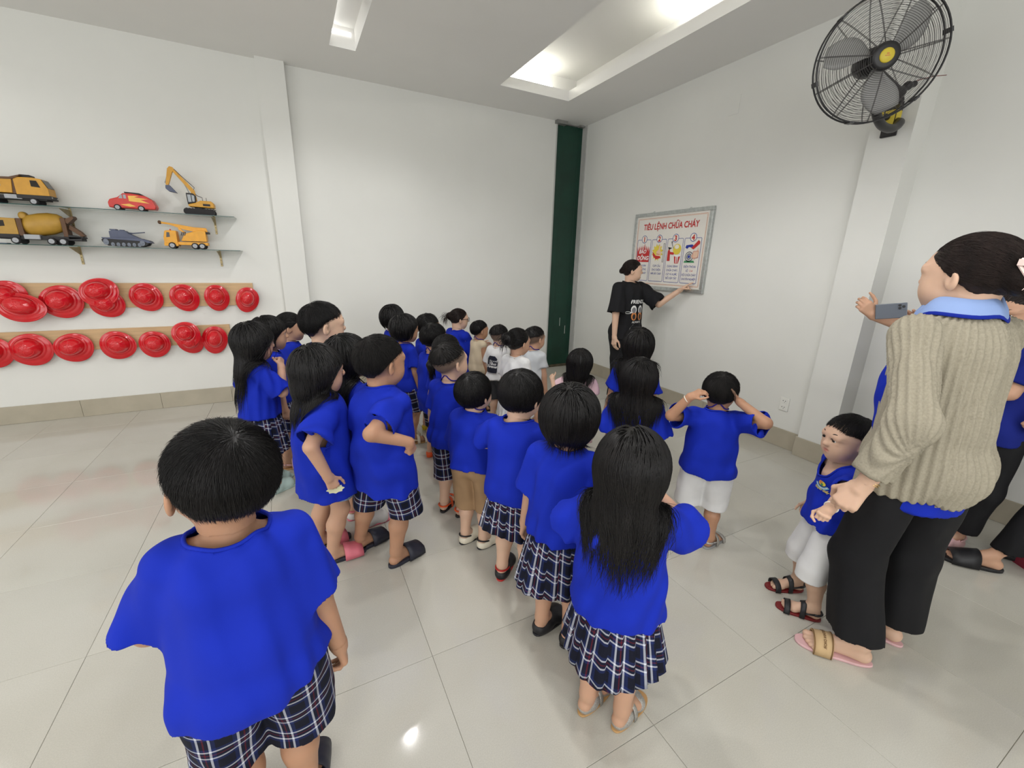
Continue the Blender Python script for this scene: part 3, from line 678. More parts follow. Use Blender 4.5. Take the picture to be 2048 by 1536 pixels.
def hair(kind, hc, Rh, hs, parent, matn, body, dens=1., fine=1., length=1.0, wavy=0, part=None, clip=None):
    T = lambda *p: hc + Rh @ (np.array(p, float) * hs)
    g = np.array([0, 0, -1.]); F = Field(); gl = Rh.T @ g
    E = lambda c, r, k=.01, sub=False: F.ell(T(*c), np.array(r) * hs, Rh, k, sub)
    t = dict(short=.022, fade=.03, bowl=.05, bob=.05, long=.045, pony=.03, bun=.03).get(kind, .035)
    E((0, -.058, .115), (.372 + t, .425 + t, .385 + t))
    L = length
    if kind in ('bob', 'long'):
        E((0, -.13, -.02), (.37, .36, .42), .05)
    if kind == 'long':
        a = T(0, -.22, -.05); b = T(0, -.33, -.10) + g * L; 
        F.cone(a, a * .4 + b * .6 + np.array([0, -.012, 0]), .34 * hs, .32 * hs, .04, sc=(1, .62, 1)); F.cone(a * .4 + b * .6 + np.array([0, -.012, 0]), b, .32 * hs, .17 * hs, .04, sc=(1, .55, 1))
    if kind == 'pony':
        a = T(0, -.50, .10); F.ball(a, .11 * hs, .02); b = a + np.array([0, -.02, -L * .55]) + Rh @ np.array([0, -.16, 0]) * hs; F.cone(a, b, .10 * hs, .12 * hs, .02); F.cone(b, b + g * L * .5, .12 * hs, .03 * hs, .02)
    if kind == 'bun':
        F.ell(T(0, -.52, .18 if not clip else .02), np.array((.24, .18, .20)) * hs * length, Rh, .02)
    # face opening
    E((0, .64, -.22), (.9, .62, {'bob': .47, 'long': .48, 'bowl': .40}.get(kind, .47)), .006, True)
    if kind in ('short', 'pony', 'bun'): F.plane(T(0, -.4, -.31), Rh @ np.array((0, .78, -1.)))
    if kind == 'short':
        for sx in (-1, 1): F.plane(T(.22 * sx, -.36, -.20), Rh @ np.array((.85 * sx, .6, -1.)))
    if kind == 'fade': F.plane(T(0, -.4, .13), Rh @ np.array((0, .18, -1.)))
    if kind == 'bowl': F.plane(T(0, -.4, -.30), Rh @ np.array((0, .42, -1.)))
    if kind == 'bob': F.plane(T(0, 0, -.50 - (L - 1) * .3), Rh @ np.array((0, .10, -1.)))
    root = link('hair', np_mesh('hair', *compact(*mesh_field(F, hs / 46 * fine, noise=folds(hs * .006, hs * .16, 5, (1.5, 1.5, .25))))), parent, [M[matn]])
    # locks
    r = np.random.RandomState(int(abs(hc[0]) * 1e4) % 999 + len(kind))
    N = int(dict(short=3800, fade=1500, bowl=2600, bob=1400, long=1250, pony=1300, bun=1300)[kind] * dens); Mn = dict(short=5, fade=4, bowl=7, bob=13, long=18, pony=9, bun=8)[kind]
    Lh = dict(short=.20, fade=.13, bowl=.45, bob=.66 * L, long=0, pony=.5, bun=.45)[kind] * hs
    if kind == 'long': Lh = L + .75 * hs
    d = r.randn(N * 3, 3); d /= np.linalg.norm(d, axis=1)[:, None]
    zmin = dict(short=-.35, fade=.1, bowl=-.15, bob=-.1, long=-.15, pony=-.3, bun=-.3)[kind]; d = d[d[:, 2] > zmin][:N]
    P = hc + (d * hs * 1.1) @ Rh.T + Rh @ np.array([0, -.05, .05]) * hs; c0 = hc + Rh @ np.array([0, -.05, .1]) * hs
    dd = c0 - P; dd /= np.linalg.norm(dd, axis=1)[:, None]
    for _ in range(14): P = P + dd * F(P)[:, None]
    q = (P - hc) @ Rh / hs
    ok = (np.abs(F(P)) < .004) & ((q[:, 1] < .30) | (q[:, 2] > .2))
    ok &= ~((q[:, 2] < .05) & (q[:, 1] > .02)); P = P[ok]; q = q[ok]; n = len(P)
    crown = np.array([.02, -.22, .49]) if part is None else None
    if part is None: fl = q - crown
    else: fl = np.stack([np.sign(q[:, 0] - part) * np.clip(.3 + (q[:, 1] + .1) * 2, .0, .8) + q[:, 0] * .5, np.full(n, -.75), -.2 * np.ones(n)], 1)
    fl = (fl / (np.linalg.norm(fl, axis=1)[:, None] + 1e-6)) @ Rh.T
    if kind in ('pony', 'bun'):
        tgt = T(0, -.52, .12 if not clip else .0); fl = tgt - P; far_ = np.linalg.norm(fl, axis=1); fl /= far_[:, None] + 1e-6; 
    step = Lh / (Mn - 1) * r.uniform(.75, 1.12, n)[:, None]
    if kind in ('short', 'fade'): step = step * np.clip((q[:, 2] + .42) / .6, .3, 1)[:, None]
    if kind in ('pony', 'bun'): step = np.minimum(step, far_[:, None] * .95 / (Mn - 1))
    lift0 = dict(short=.0015, fade=.001, bowl=.002, bob=.0015, long=.0015, pony=.0008, bun=.0008)[kind]; BF = F.merged(body) if body is not None else F
    pts = [P.copy()]; dirv = fl.copy(); ph = r.uniform(0, 6.28, n); rj = r.randn(n, 3) * .10
    for i in range(1, Mn):
        tt = i / (Mn - 1); grav = dict(short=.35, fade=.1, bowl=.75, bob=1.1, long=1.15, pony=.0, bun=.0)[kind]
        dirv = dirv * .75 + (g * grav + rj) * .35
        if wavy: 
            s_ = np.maximum(0, tt - .45) * wavy; dirv = dirv + s_ * np.stack([np.cos(ph + i * 1.25), np.sin(ph + i * 1.25), .5 * np.sin(ph * 2 + i)], 1)
        if kind == 'long':
            zz = ((P - hc) @ np.array([0, 0, 1.])) / hs; ml = np.clip((-.2 - zz) / .3, 0, 1)[:, None]; tx = np.stack([hc[0] + (P[:, 0] - hc[0]) * .85, np.minimum(P[:, 1], hc[1] - .34 * hs), P[:, 2]], 1); dirv = dirv + (tx - P) / hs * ml * 1.9
        d0, gr = numgrad(BF, P); dirn = dirv - gr * np.where(np.abs(d0) < .02, (dirv * gr).sum(1), 0)[:, None]; dirn /= np.linalg.norm(dirn, axis=1)[:, None] + 1e-9
        P = P + dirn * step; d1, gr = numgrad(BF, P); lift = lift0 + (.0035 * tt * hs / .2 if kind in ('short', 'fade') else .002 * tt) * (1 + rj[:, 0] * 6)
        if kind in ('long', 'bob'): lift = lift + .005
        push = np.where(d1 < lift, lift - d1, np.where(d1 < .012, (lift - d1) * .7, 0)); P = P + gr * push[:, None]
        dirv = dirn; pts.append(P.copy())
    PP = np.stack(pts, 1)
    if kind in ('long', 'bob'):
        m1 = int(Mn * .45); dd_ = F(PP[:, :m1].reshape(-1, 3)).reshape(n, m1).max(1); seg_ = np.linalg.norm(np.diff(PP, axis=1), axis=2).max(1); kp = (dd_ < .016 * (hs / .2)) & (seg_ < .06); PP = PP[kp]; n = len(PP)
    rad_ = dict(short=.0009, fade=.0008, bowl=.0013, bob=.0019, long=.0020, pony=.0011, bun=.0011)[kind] * hs / .2 * (1 / math.sqrt(dens))
    V, Q = strands_mesh('locks', PP, rad_ * r.uniform(.7, 1.2, n)); lo = link('locks', np_mesh('locks', V, Q), root, [M[matn]]); lo['kind'] = 'stuff'
    if kind == 'pony':   # loose tail
        nn = int(130 * dens) + 60; a = T(0, -.55, .10); ang = r.uniform(0, 6.28, nn); rr = np.sqrt(r.uniform(0, 1, nn)) * .09 * hs; P = a + np.stack([np.cos(ang) * rr, r.uniform(-.01, .01, nn), np.sin(ang) * rr], 1)
        dv = np.tile(Rh @ np.array([0, -1., .15]), (nn, 1)); pts = [P.copy()]; st = (L + .1 * hs) / 11 * r.uniform(.75, 1.1, nn)[:, None]
        for i in range(1, 13): dv = dv * .62 + g * .45 + r.randn(nn, 3) * .05; dv /= np.linalg.norm(dv, axis=1)[:, None]; P = P + dv * st; pts.append(P.copy())
        V, Q = strands_mesh('t', np.stack(pts, 1), np.full(nn, .0026 * hs / .2)); o2 = link('tail', np_mesh('tail', V, Q), root, [M[matn]]); o2['kind'] = 'stuff'
        MB().tube([T(.075 * cos(a_), -.50, .10 + .075 * sin(a_)) for a_ in np.linspace(0, 2 * pi, 13)[:-1]], .011 * hs, 6, closed=True).build('hair_tie', M['dark'], root, smooth=True)
    if kind == 'bun' and not clip:
        nn = 60; a = T(0, -.58, .18); P = a + r.randn(nn, 3) * .05 * hs; dv = r.randn(nn, 3) * .6 + Rh @ np.array([0, -.8, .2]); pts = [P.copy()]
        for i in range(1, 8): dv = dv * .8 + g * .25; P = P + dv / (np.linalg.norm(dv, axis=1)[:, None]) * .045 * hs * 1.6; pts.append(P.copy())
        V, Q = strands_mesh('t', np.stack(pts, 1), np.full(nn, .0018)); o2 = link('loose_ends', np_mesh('loose_ends', V, Q), root, [M[matn]]); o2['kind'] = 'stuff'
    return root, F

def px_xy(spec, H):
    if 'at' in spec: return np.array(spec['at'], float)
    if 'feet' in spec: return pix_floor(*spec['feet'])[:2]
    d = ray(*spec['head']); return (CPOS + d * ((H * 1.0 - CAMH) / d[2]))[:2]
def person(**s):
    H = s['H']; A = s.get('adult', False); P_ = ADULT if A else CHILD; xy = px_xy(s, H); tgt = (3.55, 3.85)
    az = s['az'] if 'az' in s else math.degrees(math.atan2(tgt[0] - xy[0], tgt[1] - xy[1])) + s.get('daz', 0)
    dist = np.linalg.norm(xy); fine = s.get('fine', 1.0 if dist < 2.2 else 1.25 if dist < 3 else 1.45)
    root = empty('person', (xy[0], xy[1], 0), -rad(az), s['label'], 'person', s.get('group'))
    Rw = RZ(-rad(az)); toloc = lambda p: Rw.T @ (np.array(p, float) - np.array([xy[0], xy[1], 0]))
    def tgt_pt(t, sx):
        if t is None: return None
        if t[0] == 'px': return toloc(pix_depth(t[1], t[2], t[3]))
        if t[0] == 'pxX': return toloc(pix_X(t[1], t[2], t[3]))
        if t[0] == 'w': return toloc(t[1:])
        return np.array([t[0] * sx, t[1], t[2]]) * H
    G = lambda k: P_[k] * H if not isinstance(P_[k], tuple) else np.array(P_[k]) * H
    wd = s.get('wide', 1.0)
    ln = np.array(s.get('lean', (0, 0))) * H; crouch = s.get('crouch', 0) * H
    def sp(z):   # point on the spine line at height fraction z
        t = (z - P_['pez']) / (P_['neckz'] - P_['pez']); return np.array([ln[0] * t, ln[1] * t - (.012 * H if .55 < z < .66 else 0), z * H - crouch])
    hs = P_['head'] * H * s.get('hs', 1.0)
    B = Field(); chr_ = G('chr') * [wd, wd, 1]; ber = G('ber') * [wd, wd, 1]; per = G('per') * [wd, wd, 1]
    B.ell(sp(P_['chz']), chr_, None, .03); B.ell(sp(P_['bez']) + [0, .006 * H, 0], ber, None, .04); B.ell(sp(P_['pez']), per, None, .04)
    shl = {}; shw = G('shw') * wd
    for sx in (-1, 1): shl[sx] = sp(P_['shz']) + np.array([sx * shw, 0, s.get('shrug', 0) * H])
    B.cone(shl[-1], shl[1], G('arm')[0] * 1.02, G('arm')[0] * 1.02, .03)
    nsk = len(B.p)
    # head frame
    yaw, pit, rol = s.get('look', (0, 0, 0)); Rh = RZ(-rad(yaw)) @ RX(rad(pit)) @ RY(rad(rol))
    atlas = sp(P_['neckz']) + np.array([0, .004 * H, (1 - P_['neckz']) * H - hs * .92 - .004 * H]); hc = atlas - Rh @ np.array([0, -.08, -.36]) * hs
    nb = sp(P_['neckz'] - .03); nr = G('neckr') * s.get('nr', 1)
    B.cone(nb + [0, 0, -.034 * H], nb + [0, 0, -.014 * H], nr * 1.75, nr * 1.3, .025)
    for sx in (-1, 1): B.cone(nb + [0, -.004 * H, -.014 * H], shl[sx] * [.7, 1, 1] + [0, 0, -.004 * H], nr * .85, G('arm')[0] * .8, .03)
    under = Field(); under.p = list(B.p); B.cone(nb, atlas + [0, -.01 * H, .02 * H], nr * 1.12, nr, .025)
    # arms
    joints = {}
    ha = {}
    for sx, nm in ((-1, 'L'), (1, 'R')):
        t = tgt_pt(s.get('arm' + nm, (.135, .02, .42) if not A else (.14, .03, .47)), sx); hint = np.array(s.get('elb' + nm, (.55, -.8, -.35)), float); hint[0] *= sx
        el, wr = ik(shl[sx], t, G('ua') * s.get('armscale', 1), G('fa') * s.get('armscale', 1), hint); r3 = G('arm')
        B.cone(shl[sx], el, r3[0], r3[1], .02); B.cone(el, wr, r3[1] * 1.02, r3[2], .01); joints[sx] = (shl[sx], el, wr)
        f = nrm(wr - el); hd = s.get('hd' + nm); f = nrm(f + np.array(hd) * [sx, 1, 1]) if hd is not None else f
        n = np.array(s.get('palm' + nm, (-1, .1, 0)), float) * [sx, 1, 1]; n = nrm(n - f * (n @ f)); sd = np.cross(f, n) * sx
        ha[sx] = (wr, f, n, sd, s.get('hand' + nm, 'relaxed'))
    # legs
    feet = {}; Lf = G('foot') * s.get('footscale', 1)
    for sx, nm in ((-1, 'L'), (1, 'R')):
        fp = s.get('foot' + nm, (.055, 0)); fa = s.get('fd' + nm, 10 * sx); fz = 0
        if fp[0] == 'px': q = toloc(pix_floor(fp[1], fp[2])); fx, fy = q[0], q[1]
        else: fx, fy = fp[0] * sx * H, fp[1] * H
        Mf = RZ(-rad(fa)); o = np.array([fx, fy, 0]) - Mf @ np.array([0, .2 * Lf, 0]); ank = np.array([fx, fy, P_['ank'] * H + .014])
        hip = np.array([sx * G('hipx') * wd, 0, G('hipz') - crouch]); l1 = (P_['hipz'] - P_['knee']) * H * 1.012; l2 = (P_['knee'] - P_['ank']) * H * 1.012 - .010
        kn, ank = ik(hip, ank, l1, l2, s.get('knee' + nm, (0.1 * sx, 1, 0)))
        B.cone(hip + [0, 0, .0], kn, G('thr')[0] * wd, G('thr')[1] * wd ** .5, .03); mid = kn * .62 + ank * .38 + [0, -.008 * H, 0]
        B.cone(kn, mid, G('cal')[0] * wd ** .5, G('cal')[0] * 1.0, .02); B.cone(mid, ank, G('cal')[0] * 1.0, G('cal')[1], .02)
        foot_field(B, Mf * [sx if False else 1, 1, 1], o, Lf, .012, toes=False); feet[sx] = (hip, kn, ank, Mf, o)
    # ---- head field
    Hd = Field(); T = lambda *p: hc + Rh @ (np.array(p, float) * hs)
    def he(c, r, k=.01, sub=False, R=None): Hd.ell(T(*c), np.array(r) * hs, Rh if R is None else Rh @ R, k * hs / .2, sub)
    fat = s.get('cheek', 1.0 if not A else .85)
    he((0, -.058, .115), (.365, .42, .378), .02); he((0, .10, -.13), (.275 + .01 * fat, .27, .335), .03); he((0, .12, .10), (.30, .27, .27), .03)
    he((0, .20, -.36), (.10, .10, .09), .035)
    for sx in (-1, 1):
        he((.15 * sx, .19, -.19), (.135 * fat, .14, .14), .03); he((.135 * sx, .425, .005), (.085, .05, .055), .012, True)
        he((.13 * sx, .335, .075), (.11, .05, .03), .02)
        he((.375 * sx, -.045, -.045), (.035, .085, .125), .006, R=RX(-.12) @ RZ(.45 * sx)); he((.405 * sx, -.02, -.03), (.022, .045, .07), .004, True, R=RZ(.45 * sx))
        he((.030 * sx, .405, -.118), (.032, .034, .026), .008)
        he((.135 * sx, .345, .03), (.085, .035, .022), .008); he((.135 * sx, .335, -.045), (.07, .03, .016), .01)
    Hd.cone(T(0, .36, .02), T(0, .425, -.10), .028 * hs, .042 * hs, .012 * hs / .2)
    mo = s.get('mouth', 0)
    he((0, .352, -.215), (.078, .045, .022), .006); he((0, .345, -.262 - mo), (.062, .042, .024), .006); he((0, .405, -.238 - mo * .5), (.07, .04, .007 + mo * .55), .004, True)
    jaw = T(0, .02, -.30); Hd.cone(atlas + [0, -.005 * H, -.02 * H], jaw * .5 + atlas * .5 + Rh @ np.array([0, 0, .05]) * hs, nr * 1.02, nr * 1.1, .025)
    # ---- meshing: torso and limbs, then head, hands, feet at finer pitch, in one mesh
    hB = .0072 * fine * (1.3 if A else 1); zc = atlas[2] - .012 * H; axn = nrm(hc - atlas)
    V, Q = mesh_field(B, hB); C_ = V[Q].mean(1); keep = np.ones(len(Q), bool)
    keep &= ~((((C_ - atlas) @ axn) > -.002) & (np.linalg.norm(C_ - atlas, axis=1) < .12 * H))
    for sx in (-1, 1):
        wr, f, n, sd, pose = ha[sx]; keep &= ~((((C_ - wr) @ f) > -.003) & (np.linalg.norm(C_ - wr, axis=1) < .05 * H))
        an = feet[sx][2]; keep &= ~((C_[:, 2] < an[2] - .002) & (np.linalg.norm((C_ - an)[:, :2], axis=1) < Lf * .9))
    VV, QQ = [V], [Q[keep]]; off = len(V)
    def addm(V, Q):
        nonlocal off
        VV.append(V); QQ.append(Q + off); off += len(V)
    full = B.merged(Hd); lo, hi = Hd.bounds(.01); hh = hs / (62 / fine ** .7)
    Vh, Qh = mesh_field(full, hh, lo - [0, 0, .03], hi); Ch = Vh[Qh].mean(1); Qh = Qh[((Ch - atlas) @ axn) > -.012]; hv0 = off; addm(*compact(Vh, Qh)); hv1 = off
    Lh = G('hand'); hands_F = {}
    for sx in (-1, 1):
        wr, f, n, sd, pose = ha[sx]; F = Field(); el = joints[sx][1]; F.cone(el, wr, G('arm')[1], G('arm')[2], .01); hand_field(F, wr, f, n, sd, Lh, pose, G('arm')[2] * .96)
        c = wr + f * Lh * .5; Vh, Qh = mesh_field(F, Lh / (42 / fine), c - Lh * .85, c + Lh * .85); Ch = Vh[Qh].mean(1); Qh = Qh[((Ch - wr) @ f) > -.007]; addm(*compact(Vh, Qh)); hands_F[sx] = F
    for sx in (-1, 1):
        hip, kn, an, Mf, o = feet[sx]; F = Field(); F.cone(kn * .62 + an * .38 + [0, -.008 * H, 0], an, G('cal')[0], G('cal')[1], .02)
        Mm = Mf * np.array([[-1. if sx > 0 else 1., 1, 1]]); foot_field(F, Mm if True else Mf, o, Lf, .012, True); lo, hi = F.bounds(); hi[2] = an[2] + .012
        Vh, Qh = mesh_field(F, Lf / (46 / fine), lo, hi); addm(*compact(Vh, Qh))
    V, Q = compact(np.concatenate(VV), np.concatenate(QQ)); q = (V - hc) @ Rh / hs
    lip = np.clip(1.5 - np.sqrt(((q - [0, .375, -.238 - mo * .5]) / [.085, .07, .042 + mo * .6]) ** 2 @ np.ones(3)) * 1.25, 0, 1) * .75
    st = s.get('hair', ('short', {})); stub = np.zeros(len(V))
    if st[0] == 'fade': stub = np.clip((q[:, 2] + .26 - .5 * np.clip(q[:, 1] + .35, -.1, 1)) / .12, 0, 1) * np.clip((.30 - q[:, 1] + q[:, 2] * .25) / .06, 0, 1) * (np.abs(q).max(1) < .6) * (np.abs(q[:, 0]) < .385) * .8
    elif st[0] == 'short': stub = np.clip((q[:, 2] + .32 - .5 * np.clip(q[:, 1] + .35, -.1, 1)) / .16, 0, 1) * np.clip((.05 - q[:, 1]) / .06, 0, 1) * (np.abs(q).max(1) < .6) * (np.abs(q[:, 0]) < .385) * .7
    sk = s.get('skin', 'skin'); body = link('body', np_mesh('body', V, Q, attr=dict(lip=lip, stub=stub)), root, [M[sk]])
    # eyes, brows
    for sx in (-1, 1):
        b = MB(); R_ = Rh @ RX(-pi / 2); c = T(.137 * sx, .347, .0); b.lathe([(.0001, .052 * hs), (.020 * hs, .050 * hs), (.040 * hs, .040 * hs), (.058 * hs, .012 * hs), (.060 * hs, 0)], 14, c, (R_ * np.array([[1.08, .68, 1.05]])).tolist())
        e = b.build('eye', [M['eye_white'], M['iris']], root, smooth=True); e.data.polygons.foreach_set('material_index', [1 if i < 28 else 0 for i in range(len(e.data.polygons))])
        b = MB().tube([T(sx * (.075 + .13 * t_), .407 - .05 * t_ ** 2 * 1.5, .036 - .05 * (t_ - .45) ** 2 * 2) for t_ in np.linspace(0, 1, 7)], [.004 * hs, .009 * hs, .011 * hs, .011 * hs, .010 * hs, .008 * hs, .003 * hs], 5); b.build('eyelash', M['hair'], root, smooth=True)
        b = MB().tube([T(sx * (.07 + .16 * t_), .406 - .075 * t_ ** 2, .112 + .03 * sin(t_ * 2.6)) for t_ in np.linspace(0, 1, 7)], [.006 * hs, .013 * hs, .015 * hs, .014 * hs, .012 * hs, .009 * hs, .003 * hs], 5); b.build('eyebrow', M['hair_brown'], root, smooth=True)
    if mo: MB().lathe([(.0001, 0), (.05 * hs, 0)], 14, T(0, .33, -.238 - mo * .5), (Rh @ RX(-pi / 2)).tolist()).build('mouth', M['mouth_in'], root); MB().box((-.04 * hs, .355 * hs, -.232 * hs), (.04 * hs, .365 * hs, -.215 * hs), Rh, hc).build('teeth', M['teeth'], root)
    # ---- clothes
    tk = s.get('top', {}); hem = tk.get('hem', .44) * H - crouch; tf = tk.get('fit', 1.0); seed = int(abs(xy[0] * 37 + xy[1] * 91)) % 997; fl_ = tk.get('flare', 1.0)
    Tf = Field(); tr = (.106 if not A else .098) * H * wd * tf; ys = .80
    Tf.cone(sp(P_['shz'] - .055), np.append(sp(P_['chz'])[:2] * 1, hem - .03 * H) if ln[1] == 0 else sp(P_['pez'] - .02) * [1, 1, 0] + [0, 0, hem - .03 * H], tr, tr * 1.10 * fl_, .03, sc=(1, ys, 1))
    Tf.ell(sp(P_['bez']) + [0, .010 * H, 0], ber * [1.1, 1.24, 1.2] * tf, None, .03); Tf.ell(sp(P_['pez']) + [0, -.006 * H, 0], per * ([1.16, 1.36, 1.1] if not A else [1.04, 1.08, 1.0]) * tf, None, .03)
    yr = G('arm')[0] * .97 * tf ** .5; Tf.cone(shl[-1] * [.9, 1, 1] + [0, 0, -.006 * H], shl[1] * [.9, 1, 1] + [0, 0, -.006 * H], yr, yr, .03); Tf.cone(nb + [0, 0, -.045 * H], nb + [0, 0, -.026 * H], nr * 1.7, nr * 1.35, .03)
    for sx in (-1, 1): Tf.cone(nb + [0, -.004 * H, -.012 * H], shl[sx] * [.75, 1, 1] + [0, 0, -.003 * H], nr * .8 + .004 * H, G('arm')[0] * .8 + .009 * H, .03)
    bt = s.get('bottom', ('plaid_skirt', .26)); kindb = bt[0]; lw = bt[3] if len(bt) > 3 else 1.0
    legc = {}
    for sx in (-1, 1):
        hip, kn, an = feet[sx][:3]; tr_ = G('thr')[0] * 1.10 * lw * wd ** .5; kr = (G('thr')[1] * (1.55 if not A else 1.5) if kindb == 'shorts' else G('thr')[1] * 1.62) * lw
        k2 = kn + [sx * max(0, kr * .96 - abs(kn[0])) * (1 if kindb == 'shorts' else .7), 0, 0]; h2 = hip + [sx * .012 * H, 0, -.008 * H]; legc[sx] = (h2, k2, tr_, kr)
        if kindb.endswith('skirt'): continue
        u_ = nrm(k2 - h2); hh_ = max(0.02, min(1.0, (h2[2] - hem + .03 * H) / max(.01, h2[2] - k2[2])))
        Tf.cone(h2, h2 + (k2 - h2) * hh_, tr_ + .010, tr_ * (1 - hh_) + kr * hh_ + .011, .02)
        Tf.ell(sp(P_['pez']) + [sx * .018 * H, -.004 * H, 0], per * [.92, 1.12, 1.05] + (.008 if not tk.get('rib') else .013), None, .03)
    parts = [(Tf, [((0, 0, hem), (tk.get('hemx', 0), tk.get('hemy', 0), -1))])]; axes = [(sp(.3), sp(.7), tr * .95)]
    sl = tk.get('sleeve', .72); armo = {}
    for sx in (-1, 1):
        a, e, wv = joints[sx]; u = nrm(e - a); F = Field(); sr = G('arm')[0] * tk.get('sw', 1.55) * tf; Ls = np.linalg.norm(e - a)
        if sl <= 1.0:
            F.cone(a + u * Ls * .05, a + u * Ls * (sl + .25), sr * .74, sr * 1.12, .02); parts.append((F, [(a + u * Ls * sl, u + np.array(tk.get('slt', (0, 0, 0))) * [sx, 1, 1])]))
        else:
            u2 = nrm(wv - e); L2 = np.linalg.norm(wv - e); F.cone(a, e, sr, sr * .92, .02); F.cone(e, e + u2 * L2 * (sl - 1 + .2), sr * .92, G('arm')[2] * 1.9, .03); parts.append((F, [(e + u2 * L2 * (sl - 1), u2)]))
        axes.append((a, e, sr * 1.05))
    rn = nr * tk.get('neck', 1.45); nk = Field(); nf = tk.get('nfront', .012) * H; nkb = nb + [0, nf - .004 * H, -.02 * H]
    nk.cone(nkb, nkb + [0, -nf * .6, .2 * H], rn, rn * 1.15, .01, sc=(1, .92, 1))
    Uf = Field().merged(*[p[0] for p in parts])
    if tk.get('sleeveless'): parts = parts[:1]; axes = axes[:1]
    hC = .0060 * fine * (1.3 if A else 1); shirt = cloth(tk.get('name', 'shirt'), parts, [], nk, hC, folds(tk.get('wr', .0068) * (H ** .5), .10 * (H ** .5), seed, (1.3, 1.3, .6)), tk.get('mat', 'royal'), root, axes, k=tk.get('k', .02), rib=tk.get('rib', 0), under=under)
    UG = CG['u']; Ufn = lambda Pq: trilerp(*UG, Pq)
    # neckband
    RP = CG['rp']; ra_ = np.arctan2(RP[:, 0] - nkb[0], (RP[:, 1] - nkb[1])); 
    def loop(n=40, zoff=0.):
        out = []
        for a in np.linspace(-pi, pi, n, endpoint=False):
            dlt = np.abs((ra_ - a + pi) % (2 * pi) - pi); w_ = np.exp(-(dlt / .13) ** 2) + 1e-12; out.append((RP * w_[:, None]).sum(0) / w_.sum())
        out = np.array(out); out[:, :2] = nkb[:2] + (out[:, :2] - nkb[:2]) * 1.012
        return out + [0, 0, zoff]
    def ring(r_, zoff=0., n=36, F=Ufn, yo=0., sy=.92):
        Pp = np.array([nkb + [r_ * sin(a), r_ * sy * cos(a) + yo, .035 * H] for a in np.linspace(0, 2 * pi, n, endpoint=False)])
        for _ in range(24): Pp[:, 2] -= np.clip(F(Pp), -.02, .02) * .9
        return Pp + [0, 0, zoff]
    if tk.get('band', 1):
        rp = loop(); b = MB(); b.tube(rp, .0045 * (1.2 if A else 1), 6, closed=True); b.build('neckband', M[tk.get('bandmat', tk.get('mat', 'royal'))], shirt, smooth=True)
    if s.get('lanyard'):
        Pp = np.array([nkb + [rn * .96 * sin(a), rn * .9 * cos(a) - .004, .05 * H] for a in np.linspace(.35, 2 * pi - .35, 26)]); AF = Uf.merged(B)
        for _ in range(24): Pp[:, 2] -= np.clip(AF(Pp) - .003, -.02, .02) * .8
        fr = [Pp[-1] * (1 - t_) + (sp(.60) + [0, ber[1] * 1.5, 0]) * t_ for t_ in np.linspace(.1, 1, 8)]; fl2 = [sp(.60) + [0, ber[1] * 1.5, 0] * np.array(1) if False else (sp(.60) + np.array([0, ber[1] * 1.5, 0])) * (1 - t_) + Pp[0] * t_ for t_ in np.linspace(.1, .95, 8)]
        al = np.array(list(Pp) + fr + fl2); 
        for _ in range(6):
            d_, g_ = numgrad(AF, al); al = al + g_ * np.clip(.004 - d_, 0, .03)[:, None]
        b = MB().tube(al, .0036, 6, closed=True); b.build('lanyard', M['lanyard'], root, smooth=True)
    hz = bt[1] * H - (0 if kindb == 'pants' else crouch)
    zw = max(hem + .03 * H, (P_['pez'] + .05) * H - crouch)
    if kindb.endswith('skirt'):
        n, rows = 180, 16; V = []; UV = []; r0 = np.array([per[0] * 1.02, per[1] * 1.10]); fx = bt[3] if len(bt) > 3 else 1.0; rs = np.random.RandomState(seed); ph = rs.uniform(0, 6.28, 3)
        np_ = 20
        for j in range(rows):
            t = j / (rows - 1)
            for i in range(n + 1):
                th = 2 * pi * i / n; ex = .052 * H * fx * t ** .85 + .008 * H * sin(2 * th + ph[0]) * t + .008 * H * sin(3 * th + ph[1]) * t
                pl = ((th * np_ / (2 * pi) + .18 * sin(th * 2 + ph[2])) % 1); tri = (1 - pl) if pl > .25 else pl * 3; am = (.019 * max(0, t - .12) ** 1.0) * H
                r_ = r0 * [1, 1] + ex + am * (tri - .45); c = sp(P_['pez']); z = zw + (hz - zw) * t + .010 * H * t * sin(2 * th + ph[1]) + .006 * H * t * (tri - .5)
                V.append([c[0] + r_[0] * sin(th), c[1] * .8 + r_[1] * cos(th), z]); UV.append([th / (2 * pi) * .080 * round(2 * pi * per[0] * 1.30 / .080), (zw - z) + .013 * pl])
        V = np.array(V); UV = np.array(UV); Q = np.array([(j * (n + 1) + i, (j + 1) * (n + 1) + i, (j + 1) * (n + 1) + i + 1, j * (n + 1) + i + 1) for j in range(rows - 1) for i in range(n)])
        ob = link('skirt', np_mesh('skirt', V, Q, uv=UV[Q]), root, [M[bt[2] if len(bt) > 2 else 'plaid']]); md = ob.modifiers.new('thick', 'SOLIDIFY'); md.thickness = .003
    else:
        parts = []; axes = []
        for sx in (-1, 1):
            hip, kn, an = feet[sx][:3]; F = Field(); h2, k2, tr_, kr = legc[sx]
            pc = sp(P_['pez']) + [sx * .018 * H, -.004 * H, 0]; F.ell(pc, per * [.92, 1.12, 1.05], None, .03); F.ell(sp(P_['pez'] + .06) + [sx * .01 * H, 0, 0], per * [.92, 1.06, 1.0], None, .03)
            F.cone(h2, k2, tr_, kr, .02)
            if kindb == 'pants': F.cone(k2, an + [sx * .004, 0, -.06 * H], kr, G('cal')[0] * 1.55 * (bt[4] if len(bt) > 4 else 1.0), .03)
            else: F.cone(k2, k2 + np.array([sx * .004, 0, -.1 * H]), kr, kr * 1.03, .01)
            parts.append((F, [((0, 0, hz), (0, 0, -1))])); axes.append((k2, h2, (tr_ + kr) * .5))
